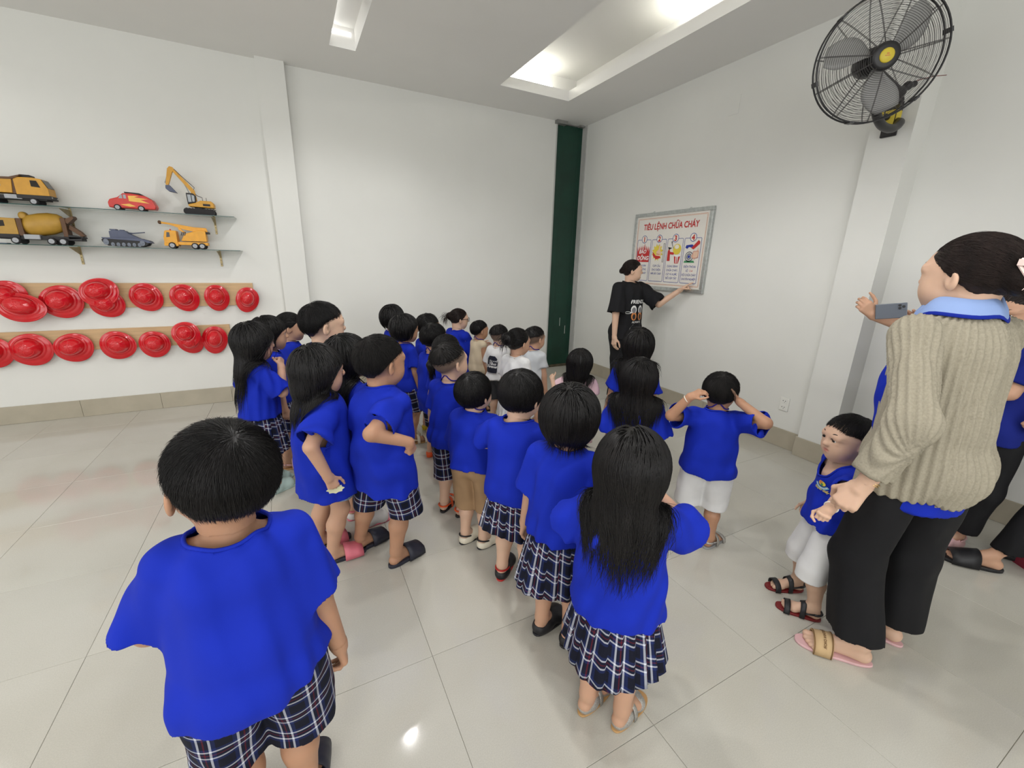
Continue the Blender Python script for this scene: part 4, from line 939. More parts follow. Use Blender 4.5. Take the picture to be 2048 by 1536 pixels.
        ob = cloth('shorts' if kindb == 'shorts' else 'trousers', parts, [((0, 0, hem + .028 * H), (0, 0, 1))], None, hC, folds(.0035 * (1.4 if A else 1), .11, seed + 3, (1.2, 1.2, .5)), bt[2], root, axes, k=.012)
    hk, ho = st; hm = ho.pop('mat', 'hair'); hr, HF = hair(hk, hc, Rh, hs, root, hm, Uf.merged(B) if hk in ('long', 'bob') else None, fine=fine, dens=ho.pop('dens', 1.0 if fine < 1.1 else .75), **ho)
    # ---- shoes
    sh = s.get('shoes', 'slide:rub_black')
    if sh:
        for sx in (-1, 1):
            hip, kn, an, Mf, o = feet[sx]; q = shoe(sh, Mf, o, Lf * 1.06, -sx, root, fine)
    return dict(root=root, Rw=Rw, xy=xy, hc=hc, Rh=Rh, hs=hs, ring=ring, rn=rn, shirt=shirt, joints=joints, ha=ha, Uf=Uf, B=B, T=T, H=H, sp=sp, nkb=nkb, toloc=toloc, feet=feet, Lf=Lf, hair=hr, Lh=Lh, toworld=lambda p: Rw @ np.array(p) + np.array([xy[0], xy[1], 0]))
import time; t0 = time.time()
# ---------------------------------------------------------------- text and flat prints
def text_mesh(txt, size, align='CENTER', shear=0., bold=0., sx=1.):
    if 'Đ' in txt:      # build the barred D from a plain D and its bar
        V, Fc = text_mesh(txt.replace('Đ', 'D'), size, align, shear, bold, sx); wd = lambda t: (lambda v: v[:, 0].max() - v[:, 0].min())(text_mesh(t, size, 'LEFT', 0, bold, sx)[0])
        full = wd(txt.replace('Đ', 'D')); V = list(map(tuple, V)); Fc = list(Fc); x_l = min(v[0] for v in V) if align == 'CENTER' else 0
        for i, ch in enumerate(txt):
            if ch != 'Đ': continue
            x = x_l + (wd(txt[:i].replace('Đ', 'D') + 'D') - wd('D') if i else 0); b = len(V); y = size * .33
            V += [(x - size * .09, y, .0002), (x + size * .24, y, .0002), (x + size * .24, y + size * .075, .0002), (x - size * .09, y + size * .075, .0002)]; Fc.append((b, b + 1, b + 2, b + 3))
        return np.array(V), Fc
    c = bpy.data.curves.new('t', 'FONT'); c.body = txt; c.size = size; c.align_x = align; c.shear = shear; c.offset = bold; c.resolution_u = 3
    o = bpy.data.objects.new('t', c); COL.objects.link(o); bpy.context.view_layer.update()
    me = o.to_mesh(); V = np.array([v.co[:] for v in me.vertices]).reshape(-1, 3); Fc = [tuple(p.vertices) for p in me.polygons]; o.to_mesh_clear()
    bpy.data.objects.remove(o); bpy.data.curves.remove(c)
    if len(V): V[:, 0] *= sx
    return V, Fc
def decal(P, name, V, Fc, mat_, c, side=1, off=.004, parent=None):
    """V: flat (u, v) prints laid on the shirt at local height c[2], side=1 front, -1 back, by marching onto the cloth surface"""
    V = np.array(V, float); Q = np.stack([c[0] + V[:, 0] * side * -1, np.full(len(V), c[1] + .30 * side), c[2] + V[:, 1]], 1)
    for _ in range(60):
        d = P['Uf'](Q) - off - .0035 * P['H'] ** .5; Q[:, 1] -= side * np.clip(d, -.02, .03) * .85
    me = bpy.data.meshes.new(name); me.from_pydata([tuple(q) for q in Q], [], Fc); return link(name, me, parent or P['shirt'], [M[mat_]])
def disc(cx, cy, rx, ry, n=20, a0=0, a1=2 * pi, inner=0.):
    if inner:
        V = []; Fc = []
        for i in range(n + 1):
            a = a0 + (a1 - a0) * i / n
            for k in (inner, 1): V.append((cx + rx * k * cos(a), cy + ry * k * sin(a), 0))
        Fc = [(2 * i, 2 * i + 1, 2 * i + 3, 2 * i + 2) for i in range(n)]; return V, Fc
    V = [(cx, cy, 0)] + [(cx + rx * cos(a0 + (a1 - a0) * i / n), cy + ry * sin(a0 + (a1 - a0) * i / n), 0) for i in range(n + 1)]
    return V, [(0, i, i + 1) for i in range(1, n + 1)]
def grid_patch(f, nu, nv):
    V = [tuple(f(i / nu, j / nv)) + (0,) for j in range(nv + 1) for i in range(nu + 1)]
    return V, [(j * (nu + 1) + i, j * (nu + 1) + i + 1, (j + 1) * (nu + 1) + i + 1, (j + 1) * (nu + 1) + i) for j in range(nv) for i in range(nu)]
def bracelet(P, sx, mat_, r, back=.02, n=20, name='bracelet', r2=.0022):
    wr, f, nn, sd, _ = P['ha'][sx]; c = wr - f * back; p = [c + r * (cos(a) * nn * .85 + sin(a) * sd) for a in np.linspace(0, 2 * pi, n, endpoint=False)]
    MB().tube(p, r2, 6, closed=True).build(name, M[mat_], P['root'], smooth=True)

for k_, c_ in (('p_white', (235, 235, 232)), ('p_navy', (24, 28, 44)), ('p_yellow', (222, 200, 70)), ('p_cyan', (110, 180, 210)), ('p_orange', (206, 130, 70)), ('p_red', (190, 40, 40)), ('p_grey', (120, 120, 124)), ('p_blue', (30, 50, 150)), ('p_black', (22, 22, 24)), ('p_skin', (225, 190, 165)), ('p_green', (60, 140, 90)), ('p_cream', (233, 228, 214)), ('p_pink', (236, 130, 160))):
    mk(k_, srgb(*c_), .55)
PL = ('plaid_skirt', .27); ROY = dict(hem=.46)
# ---------------------------------------------------------------- the people, nearest first
p1 = person(label='person nearest the camera at lower left, back turned, loose blue t-shirt and plaid shorts', head=(414, 842), H=1.2, az=-4, look=(-22, 9, 3), hs=1.04, fine=.72, wide=1.06,
    top=dict(hem=.455, fit=1.06, neck=1.75, nfront=0.0, sleeve=.86, sw=1.6, hemx=.12, wr=.007), bottom=('shorts', .24, 'plaid', 1.28), hair=('short', dict(dens=4.2)), armscale=1.1, armL=(.06, .19, .60), elbL=(.75, -.35, -.8), armR=(.165, .03, .38), handR='half', shoes='slide:rub_navy', lean=(0, .02), skin='skin_tan')
p28 = person(label='person in blue t-shirt, plaid skirt and silver glitter shoes, one hand at the cheek', feet=(1205, 1432), H=1.085, az=52, look=(4, 0, 0), fine=.8,
    top=dict(hem=.455, fit=1.12, flare=1.08, sleeve=.78, sw=1.75, wr=.006), bottom=('plaid_skirt', .285, 'plaid', 1.15), hair=('long', dict(length=.17, wavy=.85, part=-.07, dens=1.5)), shoes='mary:glitter:sole_tan', armR=(.068, .115, .765), elbR=(1, -.1, -.9), handR='half', palmR=(-1, .2, .2), fdL=20, fdR=22, armL=(.08, .14, .60), elbL=(1, 0, -.6), skin='skin')
p27 = person(label='person in blue t-shirt and plaid skirt with a green flower on one black clog', feet=(1108, 1272), H=1.115, az=55, look=(0, -2, 0), fine=.9,
    top=dict(hem=.47, fit=1.08, sleeve=.85, sw=1.75), bottom=('plaid_skirt', .27, 'plaid', 1.1), hair=('bob', dict(length=1.0, dens=1.4)), shoes='clog:rub_black', armL=(.15, .02, .44), fdL=18, fdR=18, armR=(.09, .15, .56), skin='skin')
p26 = person(label='person in blue t-shirt, plaid skirt and red strapped black shoes, right of the khaki shorts', feet=(1025, 1160), H=1.085, az=52, look=(10, -4, 0), fine=.95,
    top=dict(hem=.45, fit=1.15, neck=1.7), hair=('bowl', dict(dens=1.5)), shoes='croc:rub_black:rub_red', armL=(.10, .14, .58), armR=(.08, .16, .6), elbL=(1, -.2, -.3), skin='skin_fair', bottom=('plaid_skirt', .29, 'plaid', .9))
p31 = person(label='tall person in ribbed beige knit cardigan over blue polo shirt, black trousers, slide sandals', feet=(1716, 1314), H=1.655, adult=True, az=20, look=(-12, 4, 0), fine=.8, wide=.98, hs=1.10, nr=1.15, cheek=1.0, shrug=-.012,
    top=dict(name='cardigan', mat='knit', hem=.475, sleeve=1.80, sw=1.30, flare=.92, fit=1.0, neck=1.5, nfront=.012, band=0, wr=.006, rib=.009, k=.008), bottom=('pants', .075, 'pants_black', .92, 1.12), hair=('bun', dict(clip=1, length=.95, mat='hair_brown', dens=1.8)), shoes=None,
    armL=('px', 1728, 970, 1.38), elbL=(.25, -1, -.45), handL='grip', palmL=(-.37, .45, -.7), hdL=(.5, .1, -.5), armR=(.16, .10, .47), lean=(0, .015), footL=('px', 1710, 1320), footR=('px', 1772, 1276), fdL=-56, fdR=-24, skin='skin_fair')
p29 = person(label='person in blue t-shirt and white shorts raising both hands to the ears', feet=(1388, 1086), H=1.02, az=50, look=(10, 2, 0), fine=.9, wide=1.05,
    top=dict(hem=.455, fit=1.1, sleeve=.85, sw=1.7), bottom=('shorts', .23, 'white_cloth', 1.22), hair=('short', dict(dens=1.3, mat='hair_matte')), shoes='sandal2:rub_grey:glitter', armL=('px', 1380, 794, 2.06), armR=('px', 1482, 806, 2.06), elbL=(1.2, -.3, -.9), elbR=(1, -.3, -1.2), handL='half', handR='open', palmL=(-1, .2, .1), palmR=(-1, .1, .1), hdL=(-1.2, 0, .6), lanyard=1, skin='skin_tan', fdL=-5, fdR=30, footL=(.07, .0), footR=(.07, 0))
p30 = person(label='person in blue t-shirt with chest emblem and white shorts, wrist held by another', feet=(1612, 1212), H=.965, az=-48, look=(-14, 2, 0), fine=.75, hs=1.03,
    top=dict(hem=.47, fit=1.02, sleeve=.8, neck=1.85, nfront=.035, sw=1.5), bottom=('shorts', .215, 'white_cloth', 1.12), hair=('short', dict(dens=2)), shoes='sandal2:rub_darkred:rub_black', armL=('px', 1654, 1024, 1.50), elbL=(.3, -1, -.4), handL='fist', palmL=(-.3, 0, -1), armR=(.19, .0, .47), handR='half', skin='skin_fair', fdL=16, fdR=-8, footL=('px', 1622, 1236), footR=('px', 1590, 1180), mouth=.012)
p16 = person(label='person in blue t-shirt, khaki shorts and cream clogs in the middle of the group', feet=(948, 1088), H=1.0, az=48, look=(14, 10, 0), fine=.9, wide=1.05,
    top=dict(hem=.50, fit=1.1, sleeve=.9, sw=1.75), bottom=('shorts', .215, 'khaki', 1.2), hair=('bowl', dict(dens=1.3)), shoes='croc:rub_cream:rub_black', armR=(.13, .17, .60), armL=(.06, .17, .58), elbR=(1.2, -.5, -.5), lanyard=1, fdL=22, fdR=26, skin='skin_fair')
p9 = person(label='person in long blue t-shirt, plaid shorts and dark slides, one forearm bent forward', feet=(782, 1122), H=1.205, az=60, look=(6, 3, 0), fine=.85, wide=1.06,
    top=dict(hem=.375, fit=1.12, sleeve=.76, sw=1.7), bottom=('shorts', .245, 'plaid', 1.2), hair=('short', dict(dens=1.8, mat='hair_matte')), shoes='slide:rub_navy', armR=('px', 818, 884, 1.82), elbR=(.4, -1, -.6), handR='fist', hdR=(-.7, -.2, -.9), palmR=(-1, 0, -.3), fdL=6, fdR=6, skin='skin_tan', footL=('px', 722, 1098), footR=('px', 793, 1128))
p7 = person(label='person in oversized blue t-shirt and denim shorts wearing pink patterned slippers', feet=(672, 1112), H=1.145, az=74, look=(8, 2, 0), fine=.9,
    top=dict(hem=.36, fit=1.22, flare=1.1, sleeve=.80, sw=1.7), bottom=('shorts', .345, 'denim', 1.2), hair=('long', dict(length=.10, dens=1.3)), shoes='slide:rub_navy:rub_pink', armR=('px', 655, 952, 1.86), handR='half', palmR=(-1, .2, 0), fdL=5, fdR=8, footL=('px', 640, 1095), footR=('px', 668, 1122))
p8 = person(label='person in blue t-shirt and pink trimmed sneakers standing between two taller people', at=(.21, 2.33), H=1.14, az=66, look=(8, 2, 0), top=ROY, bottom=('plaid_skirt', .30), hair=('long', dict(length=.22)), shoes='croc:white_rub:rub_pink')
p2 = person(label='person in blue t-shirt, plaid skirt and mint clogs resting a fist under the chin', feet=(545, 978), H=1.14, az=78, look=(-6, -3, 0), fine=.95,
    top=dict(hem=.475, sleeve=.92, fit=1.05, sw=1.7), bottom=('plaid_skirt', .26, 'plaid', 1.0), hair=('long', dict(length=.26, wavy=.35, dens=1.3)), shoes='croc:rub_mint', armR=(.045, .125, .735), elbR=(.5, .0, -1), handR='fist', palmR=(-.6, -.6, 0), fdR=-24, fdL=-24, armL=(.09, .08, .58))
p3 = person(label='person in blue t-shirt and pale pink sandals, just beyond the one in mint clogs', at=(-.185, 3.3), H=1.13, az=80, look=(10, 3, 0), top=ROY, bottom=('plaid_skirt', .28), hair=('bob', dict(length=.9)), shoes='sandal2:sole_tan:rub_pale', skin='skin')
p4 = person(label='person in blue t-shirt, far left of the group, second beyond the one in mint clogs', at=(-.06, 3.75), H=1.105, az=82, look=(12, 2, 0), top=ROY, hair=('pony', dict(length=.20)), shoes='sandal2:sole_tan:rub_pale', skin='skin')
p5 = person(label='tall person in blue t-shirt standing behind the first row near the pier', at=(.125, 2.8), H=1.275, az=80, look=(0, 2, 0), wide=1.08, hs=1.06, top=dict(hem=.42, neck=1.6), bottom=('shorts', .25, 'plaid', 1.2), hair=('short', dict(dens=1.3)), shoes='slide:rub_black', skin='skin_fair')
p6 = person(label='person in blue t-shirt mostly hidden behind the tall one near the pier', at=(.16, 3.55), H=1.08, az=80, top=ROY, hair=('bowl', {}), shoes='slide:rub_black')
p10 = person(label='person with blue t-shirt farthest back by the plain wall in red shoes', at=(.79, 3.95), H=1.12, az=84, top=ROY, bottom=('shorts', .26, 'plaid'), hair=('bob', dict(length=.8)), shoes='clog:rub_red', look=(-35, 4, 0))
p11 = person(label='person in blue t-shirt with lanyard, plaid shorts and beige sandals, arm straight down', at=(.76, 3.36), H=1.105, az=74, look=(10, 4, 0), top=dict(hem=.44), bottom=('shorts', .27, 'plaid', 1.15), hair=('bob', dict(length=.75)), shoes='sandal2:sole_tan:rub_cream', lanyard=1, armR=(.15, .04, .42), skin='skin_tan')
p12 = person(label='person in blue t-shirt and yellow shoes, head half hidden, farther back in the middle line', at=(.99, 3.52), H=1.09, az=74, top=ROY, hair=('short', {}), shoes='clog:rub_yellow')
p13 = person(label='person in a long blue t-shirt with lanyard, plaid shorts and orange clogs', at=(.875, 2.96), H=1.09, az=66, top=dict(hem=.38, fit=1.05), bottom=('shorts', .23, 'plaid', 1.1), hair=('short', dict(dens=1.2)), shoes='clog:rub_orange', lanyard=1, look=(-8, 2, 0))
p14 = person(label='person in blue t-shirt and plaid skirt with low ponytail, orange clogs, in the middle line', at=(.86, 2.62), H=1.06, az=60, top=dict(hem=.47), bottom=('plaid_skirt', .30), hair=('pony', dict(length=.16)), shoes='clog:rub_orange', armL=(.14, .0, .44), lanyard=1)
p15 = person(label='person in blue t-shirt and long plaid shorts directly behind the one in khaki shorts', at=(.745, 2.19), H=1.095, az=52, top=dict(hem=.43), bottom=('shorts', .2, 'plaid', 1.2), hair=('fade', dict(mat='hair_matte')), look=(22, 12, 0), shoes='sandal2:rub_black:rub_orange', lanyard=1, skin='skin_fair')
p17 = person(label='person with dark glasses crouching in a blue shirt near the far wall', at=(1.52, 4.2), H=1.55, adult=True, crouch=.325, az=80, look=(14, 0, 0), top=dict(mat='royal', hem=.47, sleeve=.85, band=1), bottom=('pants', .09, 'pants_black', 1.05), hair=('bun', dict(length=.75, mat='hair_brown')), armL=(.02, .20, .38), armR=(.03, .2, .38), footL=(.06, -.10), footR=(.07, .14), skin='skin_fair', shoes='slide:rub_black')
p18 = person(label='small person in a cream sleeveless top with lanyard in front of the crouching person', at=(1.62, 3.86), H=.96, az=80, look=(6, 4, 0), top=dict(mat='cream_cloth', sleeveless=1, sleeve=.2, hem=.45), bottom=('shorts', .27, 'cream_cloth'), hair=('short', {}), lanyard=1, skin='skin_tan', shoes='sandal2:rub_black')
p19 = person(label='small person in white t-shirt with a dark print on the back and charcoal shorts', at=(1.64, 3.44), H=.975, az=62, look=(6, 2, 0), top=dict(mat='white_cloth', hem=.47, sleeve=.8), bottom=('shorts', .245, 'charcoal', 1.15), hair=('fade', dict(mat='hair_matte')), lanyard=1, skin='skin_fair', shoes='sandal2:rub_black', armR=(.12, .10, .46), armL=(.1, .12, .5))
p20 = person(label='small person in a white dress with dark bunched hair beside the wide-faced white t-shirt wearer', at=(1.49, 2.80), H=1.045, az=66, look=(10, 0, 0), top=dict(mat='white_cloth', hem=.33, flare=1.25), bottom=('plain_skirt', .31, 'white_cloth'), hair=('bun', dict(length=1.1)), shoes='sandal2:white_rub')
p20['root']['label'] = 'small person in a long white dress, far middle, left of the pale grey t-shirt'
p21 = person(label='small person in a pale grey-white t-shirt with purple lanyard in front of the green column', at=(1.80, 3.07), H=1.005, az=62, look=(16, 2, 0), top=dict(mat='grey_white', hem=.47, sleeve=.6), bottom=('shorts', .25, 'charcoal'), hair=('fade', {}), lanyard=1, skin='skin', shoes='sandal2:rub_black')
p22 = person(label='smallest person in a light pink dress raising the left hand sideways', at=(1.79, 2.38), H=.935, az=50, top=dict(mat='pink_cloth', hem=.44, sleeve=.5, flare=1.1, sw=2.0), bottom=('plain_skirt', .26, 'pink_cloth'), hair=('long', dict(length=.10)), armL=(.26, .16, .68), elbL=(.4, -.2, -1), handL='half', palmL=(0, 1, 0), armR=(.14, .10, .44), skin='skin_fair', shoes='sandal2:rub_pale')
p24 = person(label='person in blue t-shirt directly in front of the presenter, both arms hanging', at=(2.08, 2.12), H=1.115, az=46, top=dict(hem=.42, sleeve=.9, sw=1.7, fit=1.1), bottom=('plaid_skirt', .28), hair=('long', dict(length=.26)), shoes='sandal2:rub_black', armL=(.16, .03, .42))
p25 = person(label='person in blue t-shirt and white printed shorts, right arm hanging, right of the middle', at=(1.62, 1.62), H=1.045, az=48, top=dict(hem=.44, sleeve=.95, sw=1.95, fit=1.15, flare=1.05), bottom=('shorts', .26, 'white_cloth', 1.1), hair=('long', dict(length=.22, dens=1.3)), shoes='sandal2:rub_grey', armR=(.16, .03, .43), look=(6, 0, 0))
p23 = person(label='person in black printed t-shirt and black trousers pointing at the notice board', at=(3.22, 3.50), H=1.585, adult=True, az=176, look=(-48, 4, 0), fine=.95, top=dict(mat='black_cloth', hem=.47, sleeve=.95, sw=1.9, fit=1.05, neck=1.6, nfront=.01), bottom=('pants', .06, 'pants_black', 1.15, .9), hair=('bun', dict(length=.6, mat='hair_brown', clip=1)), armL=('pxX', 1358, 582, 3.60), elbL=(.2, .6, -1), handL='point', palmL=(-.2, 0, -1), armR=(.15, .05, .47), mouth=.07, skin='skin_fair', shoes='slide:rub_black', cheek=.75)
p32 = person(label='person in blue polo shirt photographing with a phone, behind the knit cardigan', at=(3.46, 1.03), H=1.56, adult=True, az=-22, fine=1.0, top=dict(hem=.47, sleeve=.85, sw=1.75, fit=1.1), bottom=('pants', .06, 'pants_black'), hair=('bun', dict(length=.8)), armL=('px', 1748, 632, 2.32), armR=('px', 1806, 650, 2.26), elbL=(.5, -.3, -1), elbR=(.9, -.3, -1), hdL=(.3, .3, .9), hdR=(-.3, .3, .7), handL='half', handR='open', palmL=(-1, .3, 0), palmR=(-1, .3, .2), look=(0, -10, 0), shoes='slide:rub_black')
p33 = person(label='person in blue shirt and pink clogs, head bowed, behind the knit cardigan', at=(3.15, .67), H=1.50, adult=True, az=-62, look=(-4, -24, 0), fine=1.0, top=dict(hem=.47, sleeve=.8, mat='royal_dark'), bottom=('pants', .09, 'pants_black', .95, .75), hair=('bun', dict(length=.9, mat='hair_brown')), armL=(.0, .17, .60), armR=(.02, .18, .62), shoes='croc:rub_pale', footL=('px', 1905, 1092), skin='skin')
p34 = person(label='person in black trousers and black slides at the right edge, mostly outside the frame', at=(3.42, .30), H=1.56, adult=True, az=-40, fine=1.0, top=dict(hem=.45, sleeve=.85, mat='royal_dark'), bottom=('pants', .085, 'pants_black', .95, .75), armL=('px', 2030, 880, 1.98), hdL=(0, 0, -.6), handL='grip', hair=('bun', {}), shoes='slide:rub_black', footL=('px', 1978, 1138), fdL=4, skin='skin')
print('T people', time.time() - t0 if 't0' in globals() else 0)
# ---------------------------------------------------------------- details worn by people
decal_ = decal
def tx(P, txt, size, mat_, c, dy=0, dx=0, side=1, name='print', **k):
    V, Fc = text_mesh(txt, size, **k)
    if len(V): V[:, 0] += dx; V[:, 1] += dy; return decal(P, name, V, Fc, mat_, c, side)
# presenter's printed t-shirt: word arc, two laced shoes, loose laces
c = p23['sp'](.70); c = np.array([c[0], c[1], c[2]])
tx(p23, 'FRIENDS', .052, 'p_white', c, dy=.02, dx=.014, bold=.0014, sx=1.0)
for sx in (-1, 1):
    for (cx, cy, rx, ry, m_, a) in ((.046 * sx, -.045, .034, .045, 'p_white', 0), (.046 * sx, -.050, .024, .030, 'p_grey', .001), (.043 * sx, -.112, .032, .045, 'p_orange', .0005), (.043 * sx, -.118, .018, .028, 'p_black', .0015)):
        V, Fc = disc(cx, cy, rx, ry); decal(p23, 'print', V, Fc, m_, c, off=.0045 + a)
tx(p23, 'ALWAYS', .030, 'p_white', c, dy=-.185, bold=.0005)
V, Fc = disc(-.11, -.075, .038, .012, inner=.7); decal(p23, 'print', V, Fc, 'p_white', c)
for (x0, y0, x1, y1) in ((-.04, -.20, -.10, -.275), (.035, -.20, -.02, -.29)):
    V, Fc = grid_patch(lambda u, v: (x0 + (x1 - x0) * u + .004 * v, y0 + (y1 - y0) * u + .012 * math.sin(u * 3) + .004 * v), 8, 1); decal(p23, 'print', V, Fc, 'p_white', c)
# white t-shirt with dark oval back print
c = p19['sp'](.625)
V, Fc = grid_patch(lambda u, v: ((u - .5) * .115 * (1 - max(0, abs(v - .42) * 2 - .55) ** 2 * 1.3), (v - .5) * .155), 8, 10); decal(p19, 'print', V, Fc, 'p_navy', c, -1, .004)
for i, t_ in enumerate(('Good', 'Vibes', 'Forever')): tx(p19, t_, .034, 'p_white', c, dy=.022 - .026 * i, dx=.012 - .004 * i, side=-1, bold=.0012, shear=.2)
# chest emblem of the front right one
c = p30['sp'](.675) + np.array([.045, 0, 0]) * 0
for (cx, cy, rx, ry, m_, o_) in ((.042, .004, .017, .010, 'p_yellow', .0052), (.036, .008, .009, .007, 'p_orange', .0062), (.044, .0, .006, .005, 'p_green', .0066)):
    V, Fc = disc(cx * -1 * -1, cy, rx, ry); decal(p30, 'emblem', V, Fc, m_, c, off=o_)
for k_ in range(3):
    V, Fc = disc(.042, .004, .024 + .005 * k_, .016 + .004 * k_, a0=pi * 1.08, a1=pi * 1.92, inner=.88); decal(p30, 'emblem', V, Fc, ('p_cyan', 'p_white', 'p_cyan')[k_], c, off=.0055)
tx(p30, 'Thuyền Giấy', .0125, 'p_yellow', c, dy=-.026, dx=.042, shear=.3, bold=.0004, name='emblem')
V, Fc = disc(.055, -.0, .02, .012); decal(p33, 'emblem', V, Fc, 'p_yellow', p33['sp'](.73), off=.005)
V, Fc = disc(.055, -.012, .03, .012, a0=pi, a1=2 * pi, inner=.6); decal(p33, 'emblem', V, Fc, 'p_cyan', p33['sp'](.73), off=.006)
# bracelets
bracelet(p30, -1, 'p_white', .0215, .022, r2=.0026); bracelet(p31, -1, 'gold', .030, .018, r2=.0018); bracelet(p31, -1, 'gold', .0305, .025, r2=.0016); bracelet(p29, -1, 'p_cream', .020, .02)
# polo collar of the person in the cardigan, blue shirt underneath, hair claw, straw slides
def collar(P, mats, h1=.045, n=40, flare=1.10):
    r1 = P['ring'](P['rn'] * .99, 0, n); cen = P['nkb'][:2]; out = []
    R_ = [(.96, .022), (.93, .048), (1.02, .050), (1.20, .022), (1.26, .004), (1.32, -.006)]
    V = []
    for q in r1:
        for (k_, dz) in R_: V.append([cen[0] + (q[0] - cen[0]) * k_, cen[1] + (q[1] - cen[1]) * k_, q[2] + dz])
    m_ = len(R_); V = np.array(V); UU = P['Uf']
    for j in (3, 4, 5):
        for _ in range(6): d_, g_ = numgrad(UU, V[j::m_]); V[j::m_] += g_ * np.clip(.006 - d_, 0, .02)[:, None]
    Q = []; mi = []
    for i in range(n):
        if i in (0, n - 1) : continue
        for j in range(m_ - 1): Q.append([i * m_ + j, (i + 1) % n * m_ + j, (i + 1) % n * m_ + j + 1, i * m_ + j + 1]); mi.append(1 if j == 4 else 0)
    o = link('collar', np_mesh('collar', V, np.array(Q), mi=mi), P['root'], [M[x] for x in mats]); md = o.modifiers.new('t', 'SOLIDIFY'); md.thickness = .003
collar(p31, ('paleblue', 'blue_trim'))
# blue shirt tail below the cardigan and its front edge
_s = p31; H_ = _s['H']
F1 = Field(); F1.cone(_s['sp'](.60), _s['sp'](.40) * [1, .3, 1], .090 * H_, .094 * H_, .02, sc=(1, .74, 1)); F1.ell(_s['sp'](.52) + [0, -.01 * H_, 0], np.array((.098, .074, .08)) * H_, None, .02)
cloth('shirt_tail', [(F1, [((0, 0, .448 * H_), (0, .12, -1))])], [((0, 0, .52 * H_), (0, 0, 1))], None, .008, folds(.004, .12, 4), 'royal', _s['root'], [(_s['sp'](.4), _s['sp'](.6), .16)])
F1 = Field(); F1.ell(_s['sp'](.68) + [0, .03 * H_, 0], np.array((.085, .07, .14)) * H_, None, .02); F1.cone(_s['sp'](.62) + [0, .045 * H_, 0], _s['sp'](.42) + [0, .05 * H_, 0], .070 * H_, .078 * H_, .03, sc=(1, .78, 1))
cloth('shirt', [(F1, [((0, 0, .455 * H_), (0, 0, -1))])], [((0, 0, .80 * H_), (0, 0, 1)), ((0, .045 * H_, 0), (0, -1, 0))], None, .008, folds(.004, .12, 9), 'royal', _s['root'], [(_s['sp'](.4), _s['sp'](.6), .14)])
M['clip'] = mat('clip', srgb(238, 214, 206), .25, coat=.3); T_ = p31['T']; hs_ = p31['hs']; Rh_ = p31['Rh']
cl = MB()
for sg in (-1, 1):
    for i in range(6):
        a = -.5 + i * .2; cl.tube([T_(a * .42, -.50, .22 + .03 * sg), T_(a * .45, -.60, .14 + .07 * sg), T_(a * .48, -.66, .07 + .08 * sg), T_(a * .48, -.62, .02 + .10 * sg)], [.010 * hs_ * 2, .008 * hs_ * 2, .007 * hs_ * 2, .003 * hs_], 6)
cl.box((-.24 * hs_, -.62 * hs_, .18 * hs_), (.24 * hs_, -.49 * hs_, .25 * hs_), Rh_, p31['hc']); cl.build('hair_clip', M['clip'], p31['hair'], smooth=False, bevel=.006)
for sx in (-1, 1):
    hip, kn, an, Mf, o = p31['feet'][sx]; L = p31['Lf'] * 1.04
    so_ = sole_mesh('shoe', Mf, o, L, L * .40, 0, .012, M['rub_pale'], p31['root'], -sx)
    st = strap('strap', Mf, o, L, L * .41, .54, .80, .25, M['band_beige'], so_, .012, hb=.18, thick=.004)
    for y0 in (.545, .78): strap('strap_edge', Mf, o, L, L * .425, y0, y0 + .018, .262 if y0 < .6 else .195, M['band_brown'], so_, .012, hb=.255 if y0 < .6 else .188, thick=.003)
    # woven lettering on the strap
    if sx == -1:
        V, Fc = text_mesh('CHRISTIAN DIOR', .0125, bold=.0004); V2 = []
        for v in V:
            a = pi * (.5 - v[0] / (L * .55)); y = (.66 + v[1] / L - .02) * L; wd_ = L * .205; t_ = (y / L - .54) / .26; hh = (.25 * (1 - t_) + .18 * t_) * L
            V2.append(tuple(o + Mf @ np.array([-cos(a) * (wd_ + .006), y, .012 * .4 + (hh + .012 * .6 + .0055) * (sin(a) ** .62 if sin(a) > 0 else 0)])))
        me = bpy.data.meshes.new('lettering'); me.from_pydata(V2, [], Fc); link('lettering', me, st, [M['band_brown']])
# spectacles
T_ = p17['T']; hs_ = p17['hs']; g_ = MB()
for sx in (-1, 1):
    g_.tube([T_(.15 * sx + .12 * cos(a), .44, .0 + .095 * sin(a)) for a in np.linspace(0, 2 * pi, 18, endpoint=False)], .012 * hs_, 6, closed=True); g_.tube([T_(.27 * sx, .43, .04), T_(.36 * sx, .2, .03), T_(.40 * sx, -.04, .02)], .010 * hs_, 6)
g_.tube([T_(-.035, .45, .02), T_(.035, .45, .02)], .010 * hs_, 6); g_.build('glasses', M['p_black'], p17['root'], smooth=True)
